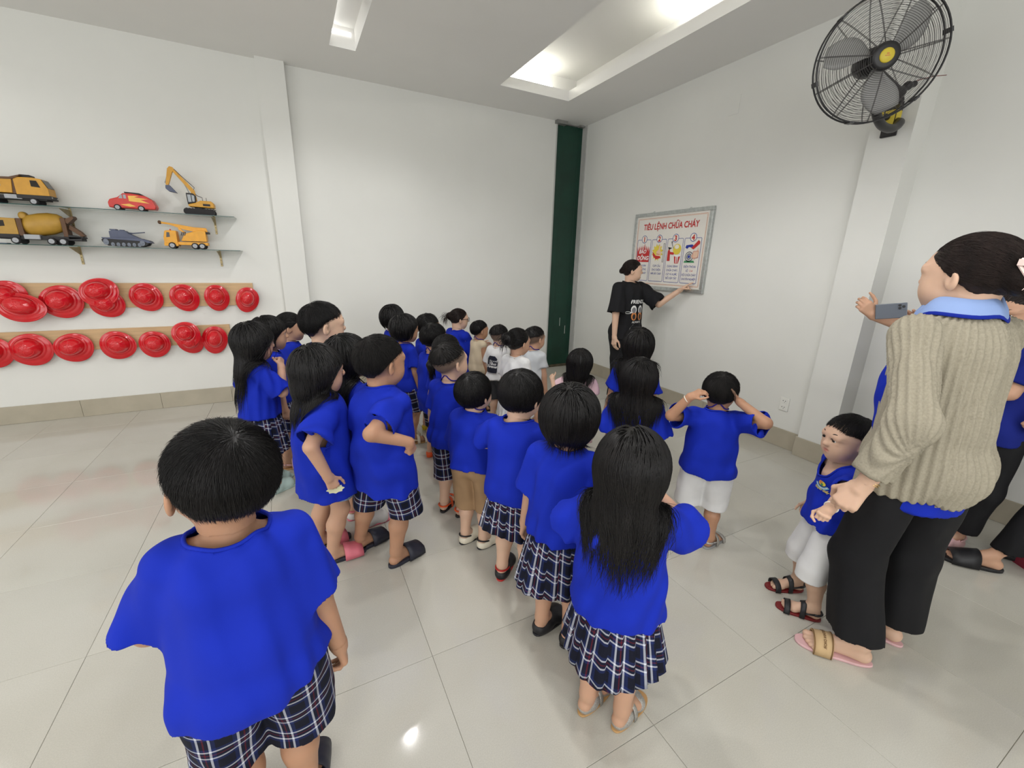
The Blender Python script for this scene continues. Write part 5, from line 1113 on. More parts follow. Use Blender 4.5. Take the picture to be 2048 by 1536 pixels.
# white sleeve stripes, sandals' emblem, flower on clog, little tags
F_ = p27['feet'][1]; L = p27['Lf']; o = F_[4] + F_[3] @ np.array([.20 * L, .62 * L, .055]); fl = MB()
for i in range(5): a = i * 2 * pi / 5; fl.lathe([(.0001, .006), (.009, .004), (.0105, 0), (.008, -.003)], 10, o + F_[3] @ np.array([0.004, .0135 * cos(a), .0135 * sin(a)]), F_[3] @ RY(pi / 2))
fl.build('flower', M['rub_green'], p27['root'], smooth=True); MB().lathe([(.0001, .008), (.005, .006), (.006, 0)], 10, o + F_[3] @ np.array([.005, 0, 0]), F_[3] @ RY(pi / 2)).build('flower_centre', M['p_white'], p27['root'], smooth=True)
for sx in (-1, 1):   # white rabbit-like badge replaced by a plain round white badge with pink rim
    F_ = p7['feet'][sx]; L = p7['Lf']; o = F_[4] + F_[3] @ np.array([0, .60 * L, .046]); b = MB().lathe([(.0001, .004), (.013, .003), (.015, 0)], 16, o, F_[3] @ RX(-.45)); b.build('badge', M['p_white'], p7['root'], smooth=True)
    F_ = p9['feet'][sx]; L = p9['Lf']; o = F_[4] + F_[3] @ np.array([0.01, .68 * L, .043]); MB().lathe([(.0001, .003), (.009, .002), (.010, 0)], 12, o, F_[3] @ RX(-.5)).build('badge', M['p_pink'], p9['root'], smooth=True)
    F_ = p34['feet'][sx]; L = p34['Lf']; V, Fc = text_mesh('C', .05, bold=.003); V = [tuple(F_[4] + F_[3] @ (np.array([0, .60 * L, .062]) + RX(-.32) @ RZ(pi / 2 * 0) @ np.array([v[0], v[1], 0]))) for v in V]; me = bpy.data.meshes.new('lettering'); me.from_pydata(V, [], Fc); link('lettering', me, p34['root'], [M['p_white']])
# things held in hands
wr, f_, n_, s_, _ = p7['ha'][1]; q = p7['toworld'](wr + f_ * .085 + n_ * .012)
ty = empty('paper_star', tuple(q), 0, 'small cream card cut-out held in the hand of the person in denim shorts', 'card'); V = []
for i in range(16): a = 2 * pi * i / 16; r_ = .024 if i % 2 else .030; V.append((r_ * 1.3 * cos(a), r_ * .7 * sin(a)))
MB().prism(V, -.0022, .0022, 1).build('card', mat('card', srgb(226, 226, 186), .6), ty)
wr, f_, n_, s_, _ = p32['ha'][-1]; q = pix_depth(1782, 622, 2.24)
ph = empty('phone', tuple(q), 0, 'dark grey phone held sideways by the person behind the knit cardigan', 'phone')
Rp = frame(-(np.array(ray(1782, 622)) * [1, 1, .2]) + np.array([-.1, 0, 0])); M['phone'] = mat('phone', srgb(92, 98, 108), .3, metal=.2)
MB().box((-.064, -.040, -.004), (.064, .040, .004), Rp @ RZ(.18)).build('body', 'phone', ph, bevel=.003)
Rq = Rp @ RZ(.18); MB().box((.026, .004, .004), (.060, .036, .0055), Rq).build('camera_bump', 'phone', ph, bevel=.001)
for (x, y) in ((.035, .028), (.035, .013), (.050, .020)): MB().lathe([(.0065, 0), (.0065, .0025), (.005, .003), (.0001, .0028)], 14, Rq @ np.array([x, y, .0055]), Rq).build('lens', 'dark', ph, smooth=True)
for i_, (sx, n_) in enumerate(((-1, 'a'),)):
    pass

# ---------------------------------------------------------------- notice board on the right wall
bx = XC - .001; By0, By1, Bz0, Bz1 = 2.955, 4.018, 1.255, 2.085
bd = empty('notice_board', (bx, (By0 + By1) / 2, (Bz0 + Bz1) / 2), -pi / 2, 'framed fire safety notice board with four numbered picture panels on the right wall', 'sign')
W_, H_b = (By1 - By0), (Bz1 - Bz0)
M['alu'] = noisy(mat('alu', srgb(186, 190, 188), .35, metal=.7), 40, .85, 1.1)
fw = .038
MB().box((-W_ / 2 + .01, -.026, -H_b / 2 + .01), (W_ / 2 - .01, -.006, H_b / 2 - .01)).build('panel', noisy(mat('boardwhite', srgb(226, 222, 214), .4), 5, .97, 1.02), bd)
for nm, a in (('a', ((-W_ / 2, -.034, H_b / 2 - fw), (W_ / 2, -.002, H_b / 2))), ('b', ((-W_ / 2, -.034, -H_b / 2), (W_ / 2, -.002, -H_b / 2 + fw))), ('c', ((-W_ / 2, -.034, -H_b / 2 + fw), (-W_ / 2 + fw, -.002, H_b / 2 - fw))), ('d', ((W_ / 2 - fw, -.034, -H_b / 2 + fw), (W_ / 2, -.002, H_b / 2 - fw)))):
    MB().box(*a).build('frame_rail', 'alu', bd, bevel=.003)
for x in (-.27, .23): MB().tube([(x, -.015, H_b / 2), (x + .004, -.012, H_b / 2 + .012), (x + .014, -.004, H_b / 2 + .012)], .003, 6).build('hook', 'alu', bd)
def flat(name, V, Fc, m_, lay): 
    me = bpy.data.meshes.new(name); me.from_pydata([(v[0], -.0265 - .0004 * lay, v[1]) for v in V], [], Fc); return link(name, me, bd, [M[m_]])
def pol(name, pts, m_, lay): return flat(name, pts, [tuple(range(len(pts)))], m_, lay)
def txt(s_, size, x, z, m_, lay=3, bold=0, sx=1., shear=0, name='lettering'):
    V, Fc = text_mesh(s_, size, bold=bold, sx=sx, shear=shear)
    if len(V): V[:, 0] += x; V[:, 1] += z; return flat(name, V, Fc, m_, lay)
def rrect(x0, z0, x1, z1, r, t, m_, lay, name='outline'):
    P1 = []; P2 = []
    for cx, cz, a0 in ((x1 - r, z1 - r, 0), (x0 + r, z1 - r, pi / 2), (x0 + r, z0 + r, pi), (x1 - r, z0 + r, 3 * pi / 2)):
        for i in range(5): a = a0 + pi / 2 * i / 4; P1.append((cx + r * cos(a), cz + r * sin(a))); P2.append((cx + (r - t) * cos(a), cz + (r - t) * sin(a)))
    n = len(P1); flat(name, P1 + P2, [(i, (i + 1) % n, n + (i + 1) % n, n + i) for i in range(n)], m_, lay)
rrect(-W_ / 2 + .058, -H_b / 2 + .058, W_ / 2 - .058, H_b / 2 - .058, .01, .003, 'p_orange', 1)
rrect(-W_ / 2 + .066, -H_b / 2 + .066, W_ / 2 - .066, H_b / 2 - .066, .01, .002, 'p_orange', 1)
txt('TIÊU LỆNH CHỮA CHÁY', .086, 0, .235, 'p_red', 3, .0022, .80, .05)
px0, pw, gp = -.455, .212, .016; pz0, pz1 = -.325, .13
txts = (('HÔ HOÁN', 'BÁO ĐỘNG', 'KHI CÓ CHÁY'), ('CÚP CẦU', 'DAO ĐIỆN', 'NƠI XẢY CHÁY'), ('DÙNG BÌNH', 'CHỮA CHÁY,', 'CÁT VÀ NƯỚC', 'ĐỂ DẬP TẮT'), ('ĐIỆN THOẠI', 'SỐ 114', 'ĐỘI CHỮA CHÁY', 'CHUYÊN NGHIỆP'))
for i in range(4):
    x0 = px0 + i * (pw + gp); x1 = x0 + pw; cx = (x0 + x1) / 2; rrect(x0, pz0, x1, pz1, .014, .0045, 'p_blue', 2)
    V, Fc = disc(cx, pz1 + .004, .042, .042, 28); flat('badge', V, Fc, 'p_cream', 3); V, Fc = disc(cx, pz1 + .004, .042, .042, 28, inner=.86); flat('badge', V, Fc, 'p_blue', 4)
    txt(str(i + 1), .074, cx, pz1 - .022, 'p_red', 5, .003)
    for j, t_ in enumerate(txts[i]): 
        if i == 3 and j == 1: txt('SỐ', .031, cx - .030, -.165 - j * .042, 'p_blue', 3, 0, .8); txt('114', .031, cx + .022, -.165 - j * .042, 'p_red', 3, 0, .9)
        else: txt(t_, .031, cx, -.165 - j * .042, 'p_blue', 3, 0, .74 if len(t_) > 10 else .86)
cx = px0 + pw / 2   # 1: red flames with lettering
P_f = [(cx - .098, -.115)]; 
for k_ in range(15): P_f.append((cx - .098 + .196 * k_ / 14, (.075 if k_ % 2 == 0 else .015) - .02 * abs(k_ - 7) / 7 + (.02 if k_ == 8 else 0)))
P_f = P_f[1:]; V = [(x_, -.115) for x_, z_ in P_f] + P_f; n_ = len(P_f); flat('flame', V, [(i, i + 1, n_ + i + 1, n_ + i) for i in range(n_ - 1)], 'p_red', 3)
txt('BÁO', .058, cx - .012, -.02, 'p_white', 5, .0016, .95, .2); txt('ĐỘNG', .062, cx, -.092, 'p_white', 5, .0018, .95, .2)
cx = px0 + (pw + gp) + pw / 2   # 2: yellow burst, red sleeve, hand on a switch
V = [(cx, -.01)] + [(cx - .01 + (.085 if k_ % 2 else .058) * cos(k_ * pi / 12), -.01 + (.095 if k_ % 2 else .066) * sin(k_ * pi / 12)) for k_ in range(25)]; flat('burst', V, [(0, i, i + 1) for i in range(1, 25)], 'p_yellow', 3)
pol('sleeve', [(cx - .085, .0), (cx - .03, -.045), (cx + .03, -.05), (cx + .045, -.07), (cx - .02, -.085), (cx - .07, -.05)], 'p_red', 4); pol('hand', [(cx - .02, -.045), (cx - .025, .0), (cx + .005, .02), (cx + .01, .065), (cx + .025, .065), (cx + .028, .01), (cx + .05, -.01), (cx + .04, -.05)], 'p_skin', 5)
rrect(cx + .070, -.115, cx + .092, .085, .004, .005, 'p_grey', 5); pol('hand', [(cx - .02, -.03), (cx + .03, -.035), (cx + .03, -.028), (cx - .02, -.022)], 'p_orange', 6)
cx = px0 + 2 * (pw + gp) + pw / 2   # 3: extinguisher, shovel, bucket, sand
pol('extinguisher', [(cx - .088, -.10), (cx - .088, .0), (cx - .078, .018), (cx - .066, .018), (cx - .056, .0), (cx - .048, -.10)], 'p_red', 5); pol('extinguisher', [(cx - .078, .018), (cx - .09, .045), (cx - .03, .035), (cx - .066, .018)], 'p_black', 5)
pol('extinguisher', [(cx - .06, -.005), (cx - .01, -.01), (cx + .005, -.028), (cx - .01, -.036), (cx - .055, -.03)], 'p_red', 6); pol('shovel', [(cx - .055, .10), (cx - .03, .105), (cx - .035, .075), (cx - .01, .03), (cx - .016, .028), (cx - .044, .072)], 'p_grey', 4)
V, Fc = disc(cx + .035, .02, .055, .055, 20); flat('sand', V, Fc, 'p_yellow', 3); V, Fc = disc(cx + .03, .045, .03, .022, 14); flat('sand', V, Fc, 'p_cream', 4)
pol('bucket', [(cx + .005, -.045), (cx + .020, -.125), (cx + .07, -.125), (cx + .09, -.045)], 'p_red', 5); V, Fc = disc(cx + .048, -.045, .043, .012, 16); flat('bucket', V, Fc, 'p_white', 6)
for q_ in (.03, .05): pol('bucket', [(cx + q_, -.05), (cx + q_ + .004, -.12), (cx + q_ + .012, -.12), (cx + q_ + .012, -.05)], 'p_white', 7)
cx = px0 + 3 * (pw + gp) + pw / 2   # 4: telephone, handset, hand
V, Fc = disc(cx - .025, -.055, .052, .052, 22); flat('telephone', V, Fc, 'p_grey', 4); V, Fc = disc(cx - .025, -.055, .040, .040, 22); flat('telephone', V, Fc, 'p_white', 5); V, Fc = disc(cx - .025, -.055, .034, .034, 22, inner=.55); flat('telephone', V, Fc, 'p_grey', 6); V, Fc = disc(cx - .025, -.055, .016, .016, 14); flat('telephone', V, Fc, 'p_blue', 7)
pol('telephone', [(cx - .085, -.115), (cx - .075, -.095), (cx + .04, -.095), (cx + .05, -.115)], 'p_green', 4)
pol('handset', [(cx - .085, .035), (cx - .075, .058), (cx + .0, .065), (cx + .03, .045), (cx + .02, .03), (cx - .04, .04), (cx - .06, .022)], 'p_blue', 6); pol('sleeve', [(cx - .01, .03), (cx + .07, .105), (cx + .09, .09), (cx + .09, .07), (cx + .02, .015)], 'p_red', 7)
pol('hand', [(cx + .0, -.05), (cx + .03, -.005), (cx + .06, -.005), (cx + .075, .035), (cx + .09, .0), (cx + .09, -.05), (cx + .04, -.085)], 'p_skin', 8); rrect(cx + .02, -.07, cx + .088, -.0, .01, .003, 'p_red', 9)
# ---------------------------------------------------------------- wall fan on the pier
for k_, c_, r_ in (('fan_black', (30, 29, 31), .4), ('fan_wire', (58, 54, 54), .35), ('fan_yellow', (214, 192, 60), .4), ('blade', (158, 158, 156), .35)): mk(k_, srgb(*c_), r_)
Cf = np.array([3.012, 1.502, 2.642]); nf = nrm(np.array([-.633, -.754, -.174])); FR = frame(nf); Rf = .302
fan = empty('wall_fan', tuple(Cf), 0, 'large black wall fan with wire guard and yellow hub cap mounted high on the pier', 'fan')
fp = lambda r, a, z: FR @ np.array([r * cos(a), r * sin(a), z])
prof = lambda r, s_: s_ * (.028 + .050 * (1 - (r / Rf) ** 2) ** .8)
for nm, s_, nr_ in (('front_guard', 1, 24), ('rear_guard', -1, 12)):
    b = MB()
    for i in range(nr_):
        r = .066 + (Rf - .070) * (i + .5) / nr_; b.tube([fp(r, a, prof(r, s_)) for a in np.linspace(0, 2 * pi, 48, endpoint=False)], .00105, 4, closed=True)
    for i in range(11):
        for dd in (-.016, .016):
            a = 2 * pi * (i + .4) / 11; b.tube([fp(r, a + dd * (.12 / max(r, .1)), prof(r, s_) + .0015 * s_) for r in np.linspace(.05, Rf, 9)], .0014, 4)
    b.build(nm, M['fan_wire'], fan, smooth=True)
b = MB(); b.tube([fp(Rf, a, .026) for a in np.linspace(0, 2 * pi, 64, endpoint=False)], .0048, 6, closed=True); b.tube([fp(Rf, a, -.026) for a in np.linspace(0, 2 * pi, 64, endpoint=False)], .0048, 6, closed=True); b.build('rim', M['fan_black'], fan, smooth=True)
for k_ in range(6):
    a = 2 * pi * k_ / 6 + .35; MB().box((-.012, -.004, -.034), (.012, .006, .034), FR @ RZ(a + pi / 2 * 0) @ RZ(-pi / 2), fp(Rf, a, 0)).build('clip', M['fan_black'], fan)
MB().lathe([(.0001, .082), (.05, .083), (.064, .078), (.067, .068), (.060, .058)], 32, (0, 0, 0), FR).build('hub', M['fan_black'], fan, smooth=True)
cp = MB().lathe([(.0001, .092), (.028, .091), (.034, .087), (.034, .080)], 28, (0, 0, 0), FR).build('hub_cap', M['fan_yellow'], fan, smooth=True)
MB().box((-.012, -.004, .092), (.012, .0, .0926), FR).box((-.006, .004, .092), (.006, .010, .0926), FR).build('mark', M['p_orange'], cp)
for k_ in range(3):
    V = []; 
    for i in range(9):
        r = .045 + .225 * i / 8; w0 = .30 + .62 * sin(pi * min(1, i / 8 * .85 + .12)) 
        for j in range(7): t_ = (j / 6 - .5) * w0; V.append(fp(r, 2 * pi * k_ / 3 + .62 + t_ * (1.0 if r > .08 else 1) + (r - .05) * 1.6, .024 * (j / 6 - .5) * 2 * (1 - .3 * i / 8)))
    Q = np.array([(i * 7 + j, i * 7 + j + 1, (i + 1) * 7 + j + 1, (i + 1) * 7 + j) for i in range(8) for j in range(6)]); o = link('blade', np_mesh('blade', np.array(V), Q), fan, [M['blade']]); md = o.modifiers.new('t', 'SOLIDIFY'); md.thickness = .002
MB().lathe([(.0001, -.03), (.05, -.032), (.068, -.05), (.072, -.13), (.06, -.165), (.02, -.175), (.0001, -.176)], 28, (0, 0, 0), FR).build('motor', M['fan_black'], fan, smooth=True)
MB().lathe([(.045, .045), (.045, -.03)], 24, (0, 0, 0), FR).build('blade_boss', M['fan_black'], fan, smooth=True)
wb = np.array([XC - .056, 1.655, 2.47]) - Cf; mo_ = FR @ np.array([0, 0, -.10]); W_p = lambda px, py, X: pix_X(px, py, X) - Cf
arm = [mo_ + [0, 0, -.02], W_p(1757, 165, 3.12), W_p(1752, 205, 3.16), W_p(1754, 232, 3.22), W_p(1765, 252, 3.32), W_p(1785, 257, 3.44), W_p(1800, 245, 3.55), wb + [-.01, 0, .0]]
from_arm = []
for i in range(len(arm) - 1):   # smooth through the joints
    p0 = arm[max(0, i - 1)]; p1_, p2_ = arm[i], arm[i + 1]; p3_ = arm[min(len(arm) - 1, i + 2)]
    for t_ in np.linspace(0, 1, 6, endpoint=False): from_arm.append(.5 * (2 * p1_ + (p2_ - p0) * t_ + (2 * p0 - 5 * p1_ + 4 * p2_ - p3_) * t_ ** 2 + (3 * p1_ - p0 - 3 * p2_ + p3_) * t_ ** 3))
MB().tube(from_arm + [arm[-1]], .024, 12).build('arm', M['fan_black'], fan, smooth=True)
MB().box((wb[0] - .02, wb[1] - .045, wb[2] - .09), (wb[0] + .056 - .056, wb[1] + .045, wb[2] + .11)).build('wall_plate', M['fan_black'], fan, bevel=.006)
bx_ = MB().box((wb[0] - .085, wb[1] - .050, wb[2] - .045), (wb[0] - .020, wb[1] + .040, wb[2] + .055)).build('switch_box', M['fan_black'], fan, bevel=.006)
MB().box((wb[0] - .0885, wb[1] - .046, wb[2] - .040), (wb[0] - .084, wb[1] + .036, wb[2] + .050)).box((wb[0] - .082, wb[1] - .0535, wb[2] - .038), (wb[0] - .024, wb[1] - .0498, wb[2] + .048)).build('yellow_plate', M['fan_yellow'], bx_)
MB().lathe([(.019, 0), (.019, .016), (.014, .022), (.0001, .023)], 20, (wb[0] - .0885, wb[1] - .004, wb[2] + .012), RY(-pi / 2)).build('knob', M['fan_black'], bx_, smooth=True)
F_ = Field(); 
for (px_, py_, X_, r_) in ((1800, 185, 3.42, .030), (1815, 172, 3.46, .026), (1790, 200, 3.44, .026), (1828, 168, 3.50, .018)): F_.ball(W_p(px_, py_, X_), r_, .02)
F_.cone(W_p(1800, 200, 3.5), wb + [0, 0, .06], .022, .02, .02); F_.cone(mo_ + [0, 0, -.0], W_p(1800, 185, 3.42), .022, .022, .02)
link('gearbox', np_mesh('gearbox', *compact(*mesh_field(F_, .006))), fan, [M['fan_black']])
MB().tube([W_p(1893, 150, XC - .002), W_p(1870, 152, 3.60), W_p(1845, 158, 3.54), W_p(1820, 165, 3.50)], .0022, 5).build('cord', mk('cord_red', srgb(120, 52, 44), .8), fan, smooth=True)
MB().tube([wb + [-.06, -.02, -.045], wb + [-.09, -.03, -.085], wb + [-.12, 0, -.03], W_p(1775, 205, 3.3), W_p(1765, 180, 3.2)], .0035, 6).build('cable', M['fan_black'], fan, smooth=True)

# ---------------------------------------------------------------- glass shelves with toy vehicles
M['glass'] = mat('glass', (.86, .96, .93, 1), .03, trans=1, ior=1.45); M['glass_edge'] = mat('glass_edge', srgb(40, 84, 80), .15, trans=.2)
YF = YL - .25; SH1 = 1.863; SH2 = 1.560
for nm, z, x1, lab in (('glass_shelf', SH1, -.415, 'upper clear glass shelf on the left wall holding toy vehicles'), ('glass_shelf', SH2, -.405, 'lower clear glass shelf on the left wall holding toy vehicles')):
    t = tag(MB().box((-2.75, YF + .001, z - .006), (x1 - .001, YL - .002, z)).build(nm, 'glass', bevel=.0008), lab, 'shelf')
    e = MB().box((-2.75, YF - .0002, z - .0058), (x1 - .001, YF + .0006, z - .0002)).box((x1 - .0006, YF + .001, z - .0058), (x1 + .0002, YL - .003, z - .0002)).build('polished_edge', 'glass_edge', t); e.location = (0, 0, 0)
    k_ = 0
    for xb in (-2.62, -1.63, -.60):
        lb = ('left', 'middle', 'right')[k_] + ' brass shelf bracket under the ' + ('upper' if z > 1.7 else 'lower') + ' glass shelf'; k_ += 1
        bk = empty('shelf_bracket', (xb, YL - .002, z - .006), 0, lb, 'bracket'); M.setdefault('brass', noisy(mat('brass', srgb(176, 158, 116), .4, metal=.5), 20, .75, 1.1))
        MB().box((-.009, -.004, -.15), (.009, 0, 0)).build('upright', 'brass', bk, bevel=.001); MB().prism([(-.004, -.005), (-.20, -.005), (-.20, -.010), (-.01, -.07), (-.004, -.07)], -.0015, .0015, 0).build('arm', 'brass', bk)
        for zz in (-.05, -.09, -.13): MB().lathe([(.0001, .0005), (.003, .0005), (.0035, 0)], 10, (0, -.0045, zz), RX(pi / 2)).build('screw', 'dark', bk)
for k_, c_, r_ in (('toy_yellow', (206, 150, 42), .4), ('toy_gold', (182, 140, 52), .45), ('toy_orange', (232, 164, 40), .38), ('toy_red', (206, 52, 44), .35), ('toy_grey', (88, 94, 116), .6), ('toy_black', (34, 32, 34), .6), ('tyre', (38, 36, 38), .8), ('toy_silver', (164, 166, 170), .35), ('toy_glass', (40, 34, 30), .15), ('toy_lite', (240, 190, 90), .5), ('toy_brown', (96, 66, 42), .6)): M[k_] = noisy(mat(k_, srgb(*c_), r_), 22, .9, 1.06)
def wheel(x, z, y, r, wd, par, hubm='toy_silver'):
    z = z * 1.10 / ZS; w_ = empty('wheel', (x, y, z)); w_.parent = par; w_.scale = (1.1, 1.1, 1.1 / ZS); R_ = RX(pi / 2)
    MB().lathe([(r * .55, -wd / 2), (r * .92, -wd / 2), (r, -wd * .3), (r, wd * .3), (r * .92, wd / 2), (r * .55, wd / 2)], 18, (0, 0, 0), R_).build('tyre', 'tyre', w_, smooth=True)
    MB().lathe([(r * .66, wd * .56), (r * .56, wd * .52), (r * .3, wd * .53), (r * .22, wd * .62), (.0001, wd * .62)], 14, (0, 0, 0), R_).build('rim', hubm, w_, smooth=True); return w_
def wheels(par, xs, r, hw, wd, **k):
    for x in xs:
        for sy in (-1, 1): w_ = wheel(x, r, hw * sy, r, wd, par, **k); w_.rotation_euler = (0, 0, 0 if sy < 0 else pi)
def cab(par, x0, x1, z0, z1, hw, d, m, sill='toy_black'):
    """truck cab between x0 (rear) and x1 (front), d = +1 facing +x"""
    f = lambda u: x0 + (x1 - x0) * u; hh = z1 - z0
    c_ = MB().prism([(f(0), z0), (f(1), z0), (f(1), z0 + hh * .42), (f(.84), z0 + hh * .95), (f(.6), z1), (f(0), z1 - hh * .02)], -hw, hw, 1).build('cab', m, par, bevel=.003)
    MB().prism([(f(.50), z0 + hh * .50), (f(.78), z0 + hh * .46), (f(.70), z0 + hh * .84), (f(.50), z0 + hh * .84)], -hw - .001, hw + .001, 1).build('side_window', 'toy_glass', c_)
    MB().prism([(f(1.006), z0 + hh * .46), (f(.865), z0 + hh * .92), (f(.82), z0 + hh * .92), (f(.94), z0 + hh * .46)], -hw * .88, hw * .88, 1).build('windscreen', 'toy_glass', c_)
    MB().box((min(f(-.02), f(1.03)), -hw - .002, z0 - hh * .20), (max(f(-.02), f(1.03)), hw + .002, z0 + .002)).build('bumper', sill, c_, bevel=.002)
    for sy in (-1, 1): MB().box((min(f(.98), f(1.045)), sy * hw * .75 - .008, z0 - hh * .12), (max(f(.98), f(1.045)), sy * hw * .75 + .008, z0 - hh * .03)).build('headlamp', 'toy_silver', c_)
    return c_
ty_ = YL - .13; ZS = 1.32
def toy(nm, px, py, sh, lab, cat='toy', rz=0): q = pix_Y(px, py, ty_); t_ = empty(nm, (q[0], ty_, sh + .0003), rz, lab, cat); t_.scale = (1, 1, ZS); return t_
# dump truck (cropped by the left edge of the picture), faces right
t = toy('toy_dump_truck', 20, 405, SH1, 'yellow and black toy dump truck at the left end of the upper glass shelf'); r = .024
wheels(t, (.165, -.06, -.125), r, .058, .026); cab(t, .075, .265, .055, .155, .062, 1, 'toy_yellow')
MB().box((-.24, -.05, .028), (.24, .05, .050)).build('chassis', 'toy_black', t, bevel=.002)
MB().prism([(-.25, .062), (.055, .062), (.068, .140), (-.25, .130)], -.066, .066, 1).build('tipper_body', 'toy_yellow', t, bevel=.003)
MB().prism([(-.262, .128), (.07, .138), (.12, .160), (.12, .166), (.06, .150), (-.262, .138)], -.07, .07, 1).build('body_rail', 'toy_brown', t)
MB().box((-.11, -.068, .098), (.0, .068, .112)).build('stripe', 'toy_silver', t); MB().box((.055, -.06, .06), (.078, .06, .150)).build('bulkhead', 'toy_brown', t)
MB().box((.11, -.045, .155), (.17, .045, .170)).build('roof_spoiler', 'toy_black', t, bevel=.003); MB().box((.0, -.062, .03), (.1, .062, .055)).build('fuel_tank', 'toy_silver', t, bevel=.004)
# mixer truck, faces left
t = toy('toy_mixer_truck', 98, 488, SH2, 'yellow toy concrete mixer truck with a barrel drum on the lower glass shelf'); r = .026
wheels(t, (-.165, .045, .115), r, .058, .026); cab(t, -.140, -.272, .055, .150, .062, -1, 'toy_gold')
MB().box((-.26, -.05, .028), (.23, .05, .052)).build('chassis', 'toy_black', t, bevel=.002); MB().box((-.138, -.058, .05), (-.108, .058, .150)).build('bulkhead', 'toy_brown', t); MB().box((-.115, -.064, .03), (-.02, .064, .058)).build('fuel_tank', 'toy_silver', t, bevel=.004)
Rm = RY(pi / 2 - .12); pr = [(.02, -.125), (.045, -.120), (.060, -.08), (.066, -.01), (.064, .05), (.052, .105), (.036, .128), (.0001, .130)]
MB().lathe(pr, 24, (.0, 0, .122), Rm).build('drum', 'toy_gold', t, smooth=True); MB().lathe([(.012, -.03), (.024, -.026), (.026, .0), (.024, .026), (.012, .03)], 16, (-.105, 0, .165), RX(pi / 2)).build('water_tank', 'toy_gold', t, smooth=True)
MB().box((.12, -.045, .05), (.15, .045, .165)).build('drum_frame', 'toy_brown', t, bevel=.003); MB().prism([(.13, .150), (.20, .178), (.205, .165), (.16, .130)], -.04, .04, 1).build('hopper', 'toy_brown', t); MB().prism([(.165, .125), (.225, .085), (.245, .06), (.225, .055), (.155, .10)], -.026, .026, 1).build('chute', 'toy_brown', t)
MB().prism([(.15, .04), (.24, .045), (.235, .055), (.15, .065)], -.05, .05, 1).build('rear_bumper', 'toy_black', t)
# red toy fire car, faces left
t = toy('toy_fire_car', 271, 420, SH1, 'red toy emergency van with flame decals on the upper glass shelf'); r = .022
wheels(t, (-.105, .055), r, .046, .020)
MB().prism([(-.162, .016), (.150, .016), (.160, .034), (.140, .075), (.095, .098), (.0, .108), (-.055, .106), (-.095, .080), (-.150, .066), (-.165, .045)], -.050, .050, 1).build('body', 'toy_red', t, bevel=.006)
for sy in (-1, 1):
    MB().prism([(-.088, .074), (-.060, .074), (-.060, .096), (-.068, .096)], *sorted((sy * .0495, sy * .0515)), 1).build('side_window', 'toy_silver', t); MB().prism([(-.053, .074), (-.035, .074), (-.035, .098), (-.053, .098)], *sorted((sy * .0495, sy * .0515)), 1).build('side_window', 'toy_silver', t)
    MB().prism([(-.02, .060), (.12, .052), (.06, .072), (.115, .078), (.02, .086), (.055, .096), (-.02, .092)], *sorted((sy * .0495, sy * .0518)), 1).build('flame_decal', 'toy_lite', t); MB().prism([(-.08, .036), (-.02, .044), (.02, .030), (-.02, .026)], *sorted((sy * .0495, sy * .0518)), 1).build('flame_decal', 'toy_lite', t)
MB().prism([(-.045, .110), (.06, .104), (.125, .076), (.125, .084), (.055, .114), (-.045, .117)], -.034, .034, 1).build('roof_rack', 'toy_black', t)
# excavator
t = toy('toy_excavator', 402, 429, SH1, 'yellow toy excavator with raised arm and grey bucket on the upper glass shelf')
for sy in (-1, 1):
    pts = []; L_, h_ = .118, .020
    for a in np.linspace(-pi / 2, pi / 2, 8): pts.append((L_ - h_ + h_ * cos(a), h_ + h_ * sin(a)))
    for a in np.linspace(pi / 2, 3 * pi / 2, 8): pts.append((-L_ + h_ + h_ * cos(a), h_ + h_ * sin(a)))
    tr = MB().prism(pts, *sorted((sy * .034, sy * .066)), 1).build('track', 'tyre', t, bevel=.002)
    for i in range(10): MB().box((-L_ + .02 + i * .0225, *([sy * .033] if sy > 0 else [-.067]), .0385), (-L_ + .032 + i * .0225, *([.067] if sy > 0 else [-.033]), .0425)).build('track_shoe', 'toy_black', tr)
MB().lathe([(.04, 0), (.04, .014)], 20, (0, 0, .036)).build('turntable', 'toy_black', t)
MB().prism([(-.075, .052), (.118, .050), (.118, .080), (.10, .094), (.02, .094), (-.02, .078), (-.075, .066)], -.055, .055, 1).build('upper_body', 'toy_yellow', t, bevel=.004); MB().box((.035, -.0565, .060), (.09, .0565, .074)).build('side_grille', 'toy_black', t)
cb = MB().prism([(-.078, .066), (-.018, .078), (-.012, .125), (-.030, .138), (-.080, .138)], -.056, -.012, 1).build('cab', 'toy_black', t, bevel=.003); MB().prism([(-.070, .080), (-.046, .082), (-.046, .128), (-.072, .128)], -.0575, -.0105, 1).build('side_window', mk('toy_pane', srgb(150, 156, 160), .1), cb); MB().prism([(-.040, .083), (-.022, .086), (-.020, .122), (-.040, .128)], -.0575, -.0105, 1).build('side_window', M['toy_pane'], cb)
MB().prism([(-.045, .095), (-.010, .090), (-.018, .160), (-.060, .205), (-.150, .290), (-.165, .285), (-.155, .268), (-.080, .188), (-.048, .150)], -.012, .012, 1).build('boom', 'toy_yellow', t, bevel=.002)
MB().prism([(-.150, .296), (-.172, .300), (-.190, .285), (-.222, .185), (-.205, .175), (-.160, .262), (-.140, .280)], -.014, .014, 1).build('stick', 'toy_yellow', t, bevel=.002)
MB().prism([(-.222, .178), (-.196, .182), (-.150, .135), (-.205, .142), (-.225, .158)], -.030, .030, 1).build('bucket', 'toy_grey', t, bevel=.002)
for a_, b_ in (((-.045, .10), (-.095, .215)), ((-.10, .235), (-.178, .292)), ((-.186, .275), (-.228, .196))):
    MB().tube([(a_[0], 0.014, a_[1]), (b_[0], .014, b_[1])], .004, 6).build('ram', 'toy_silver', t, smooth=True)
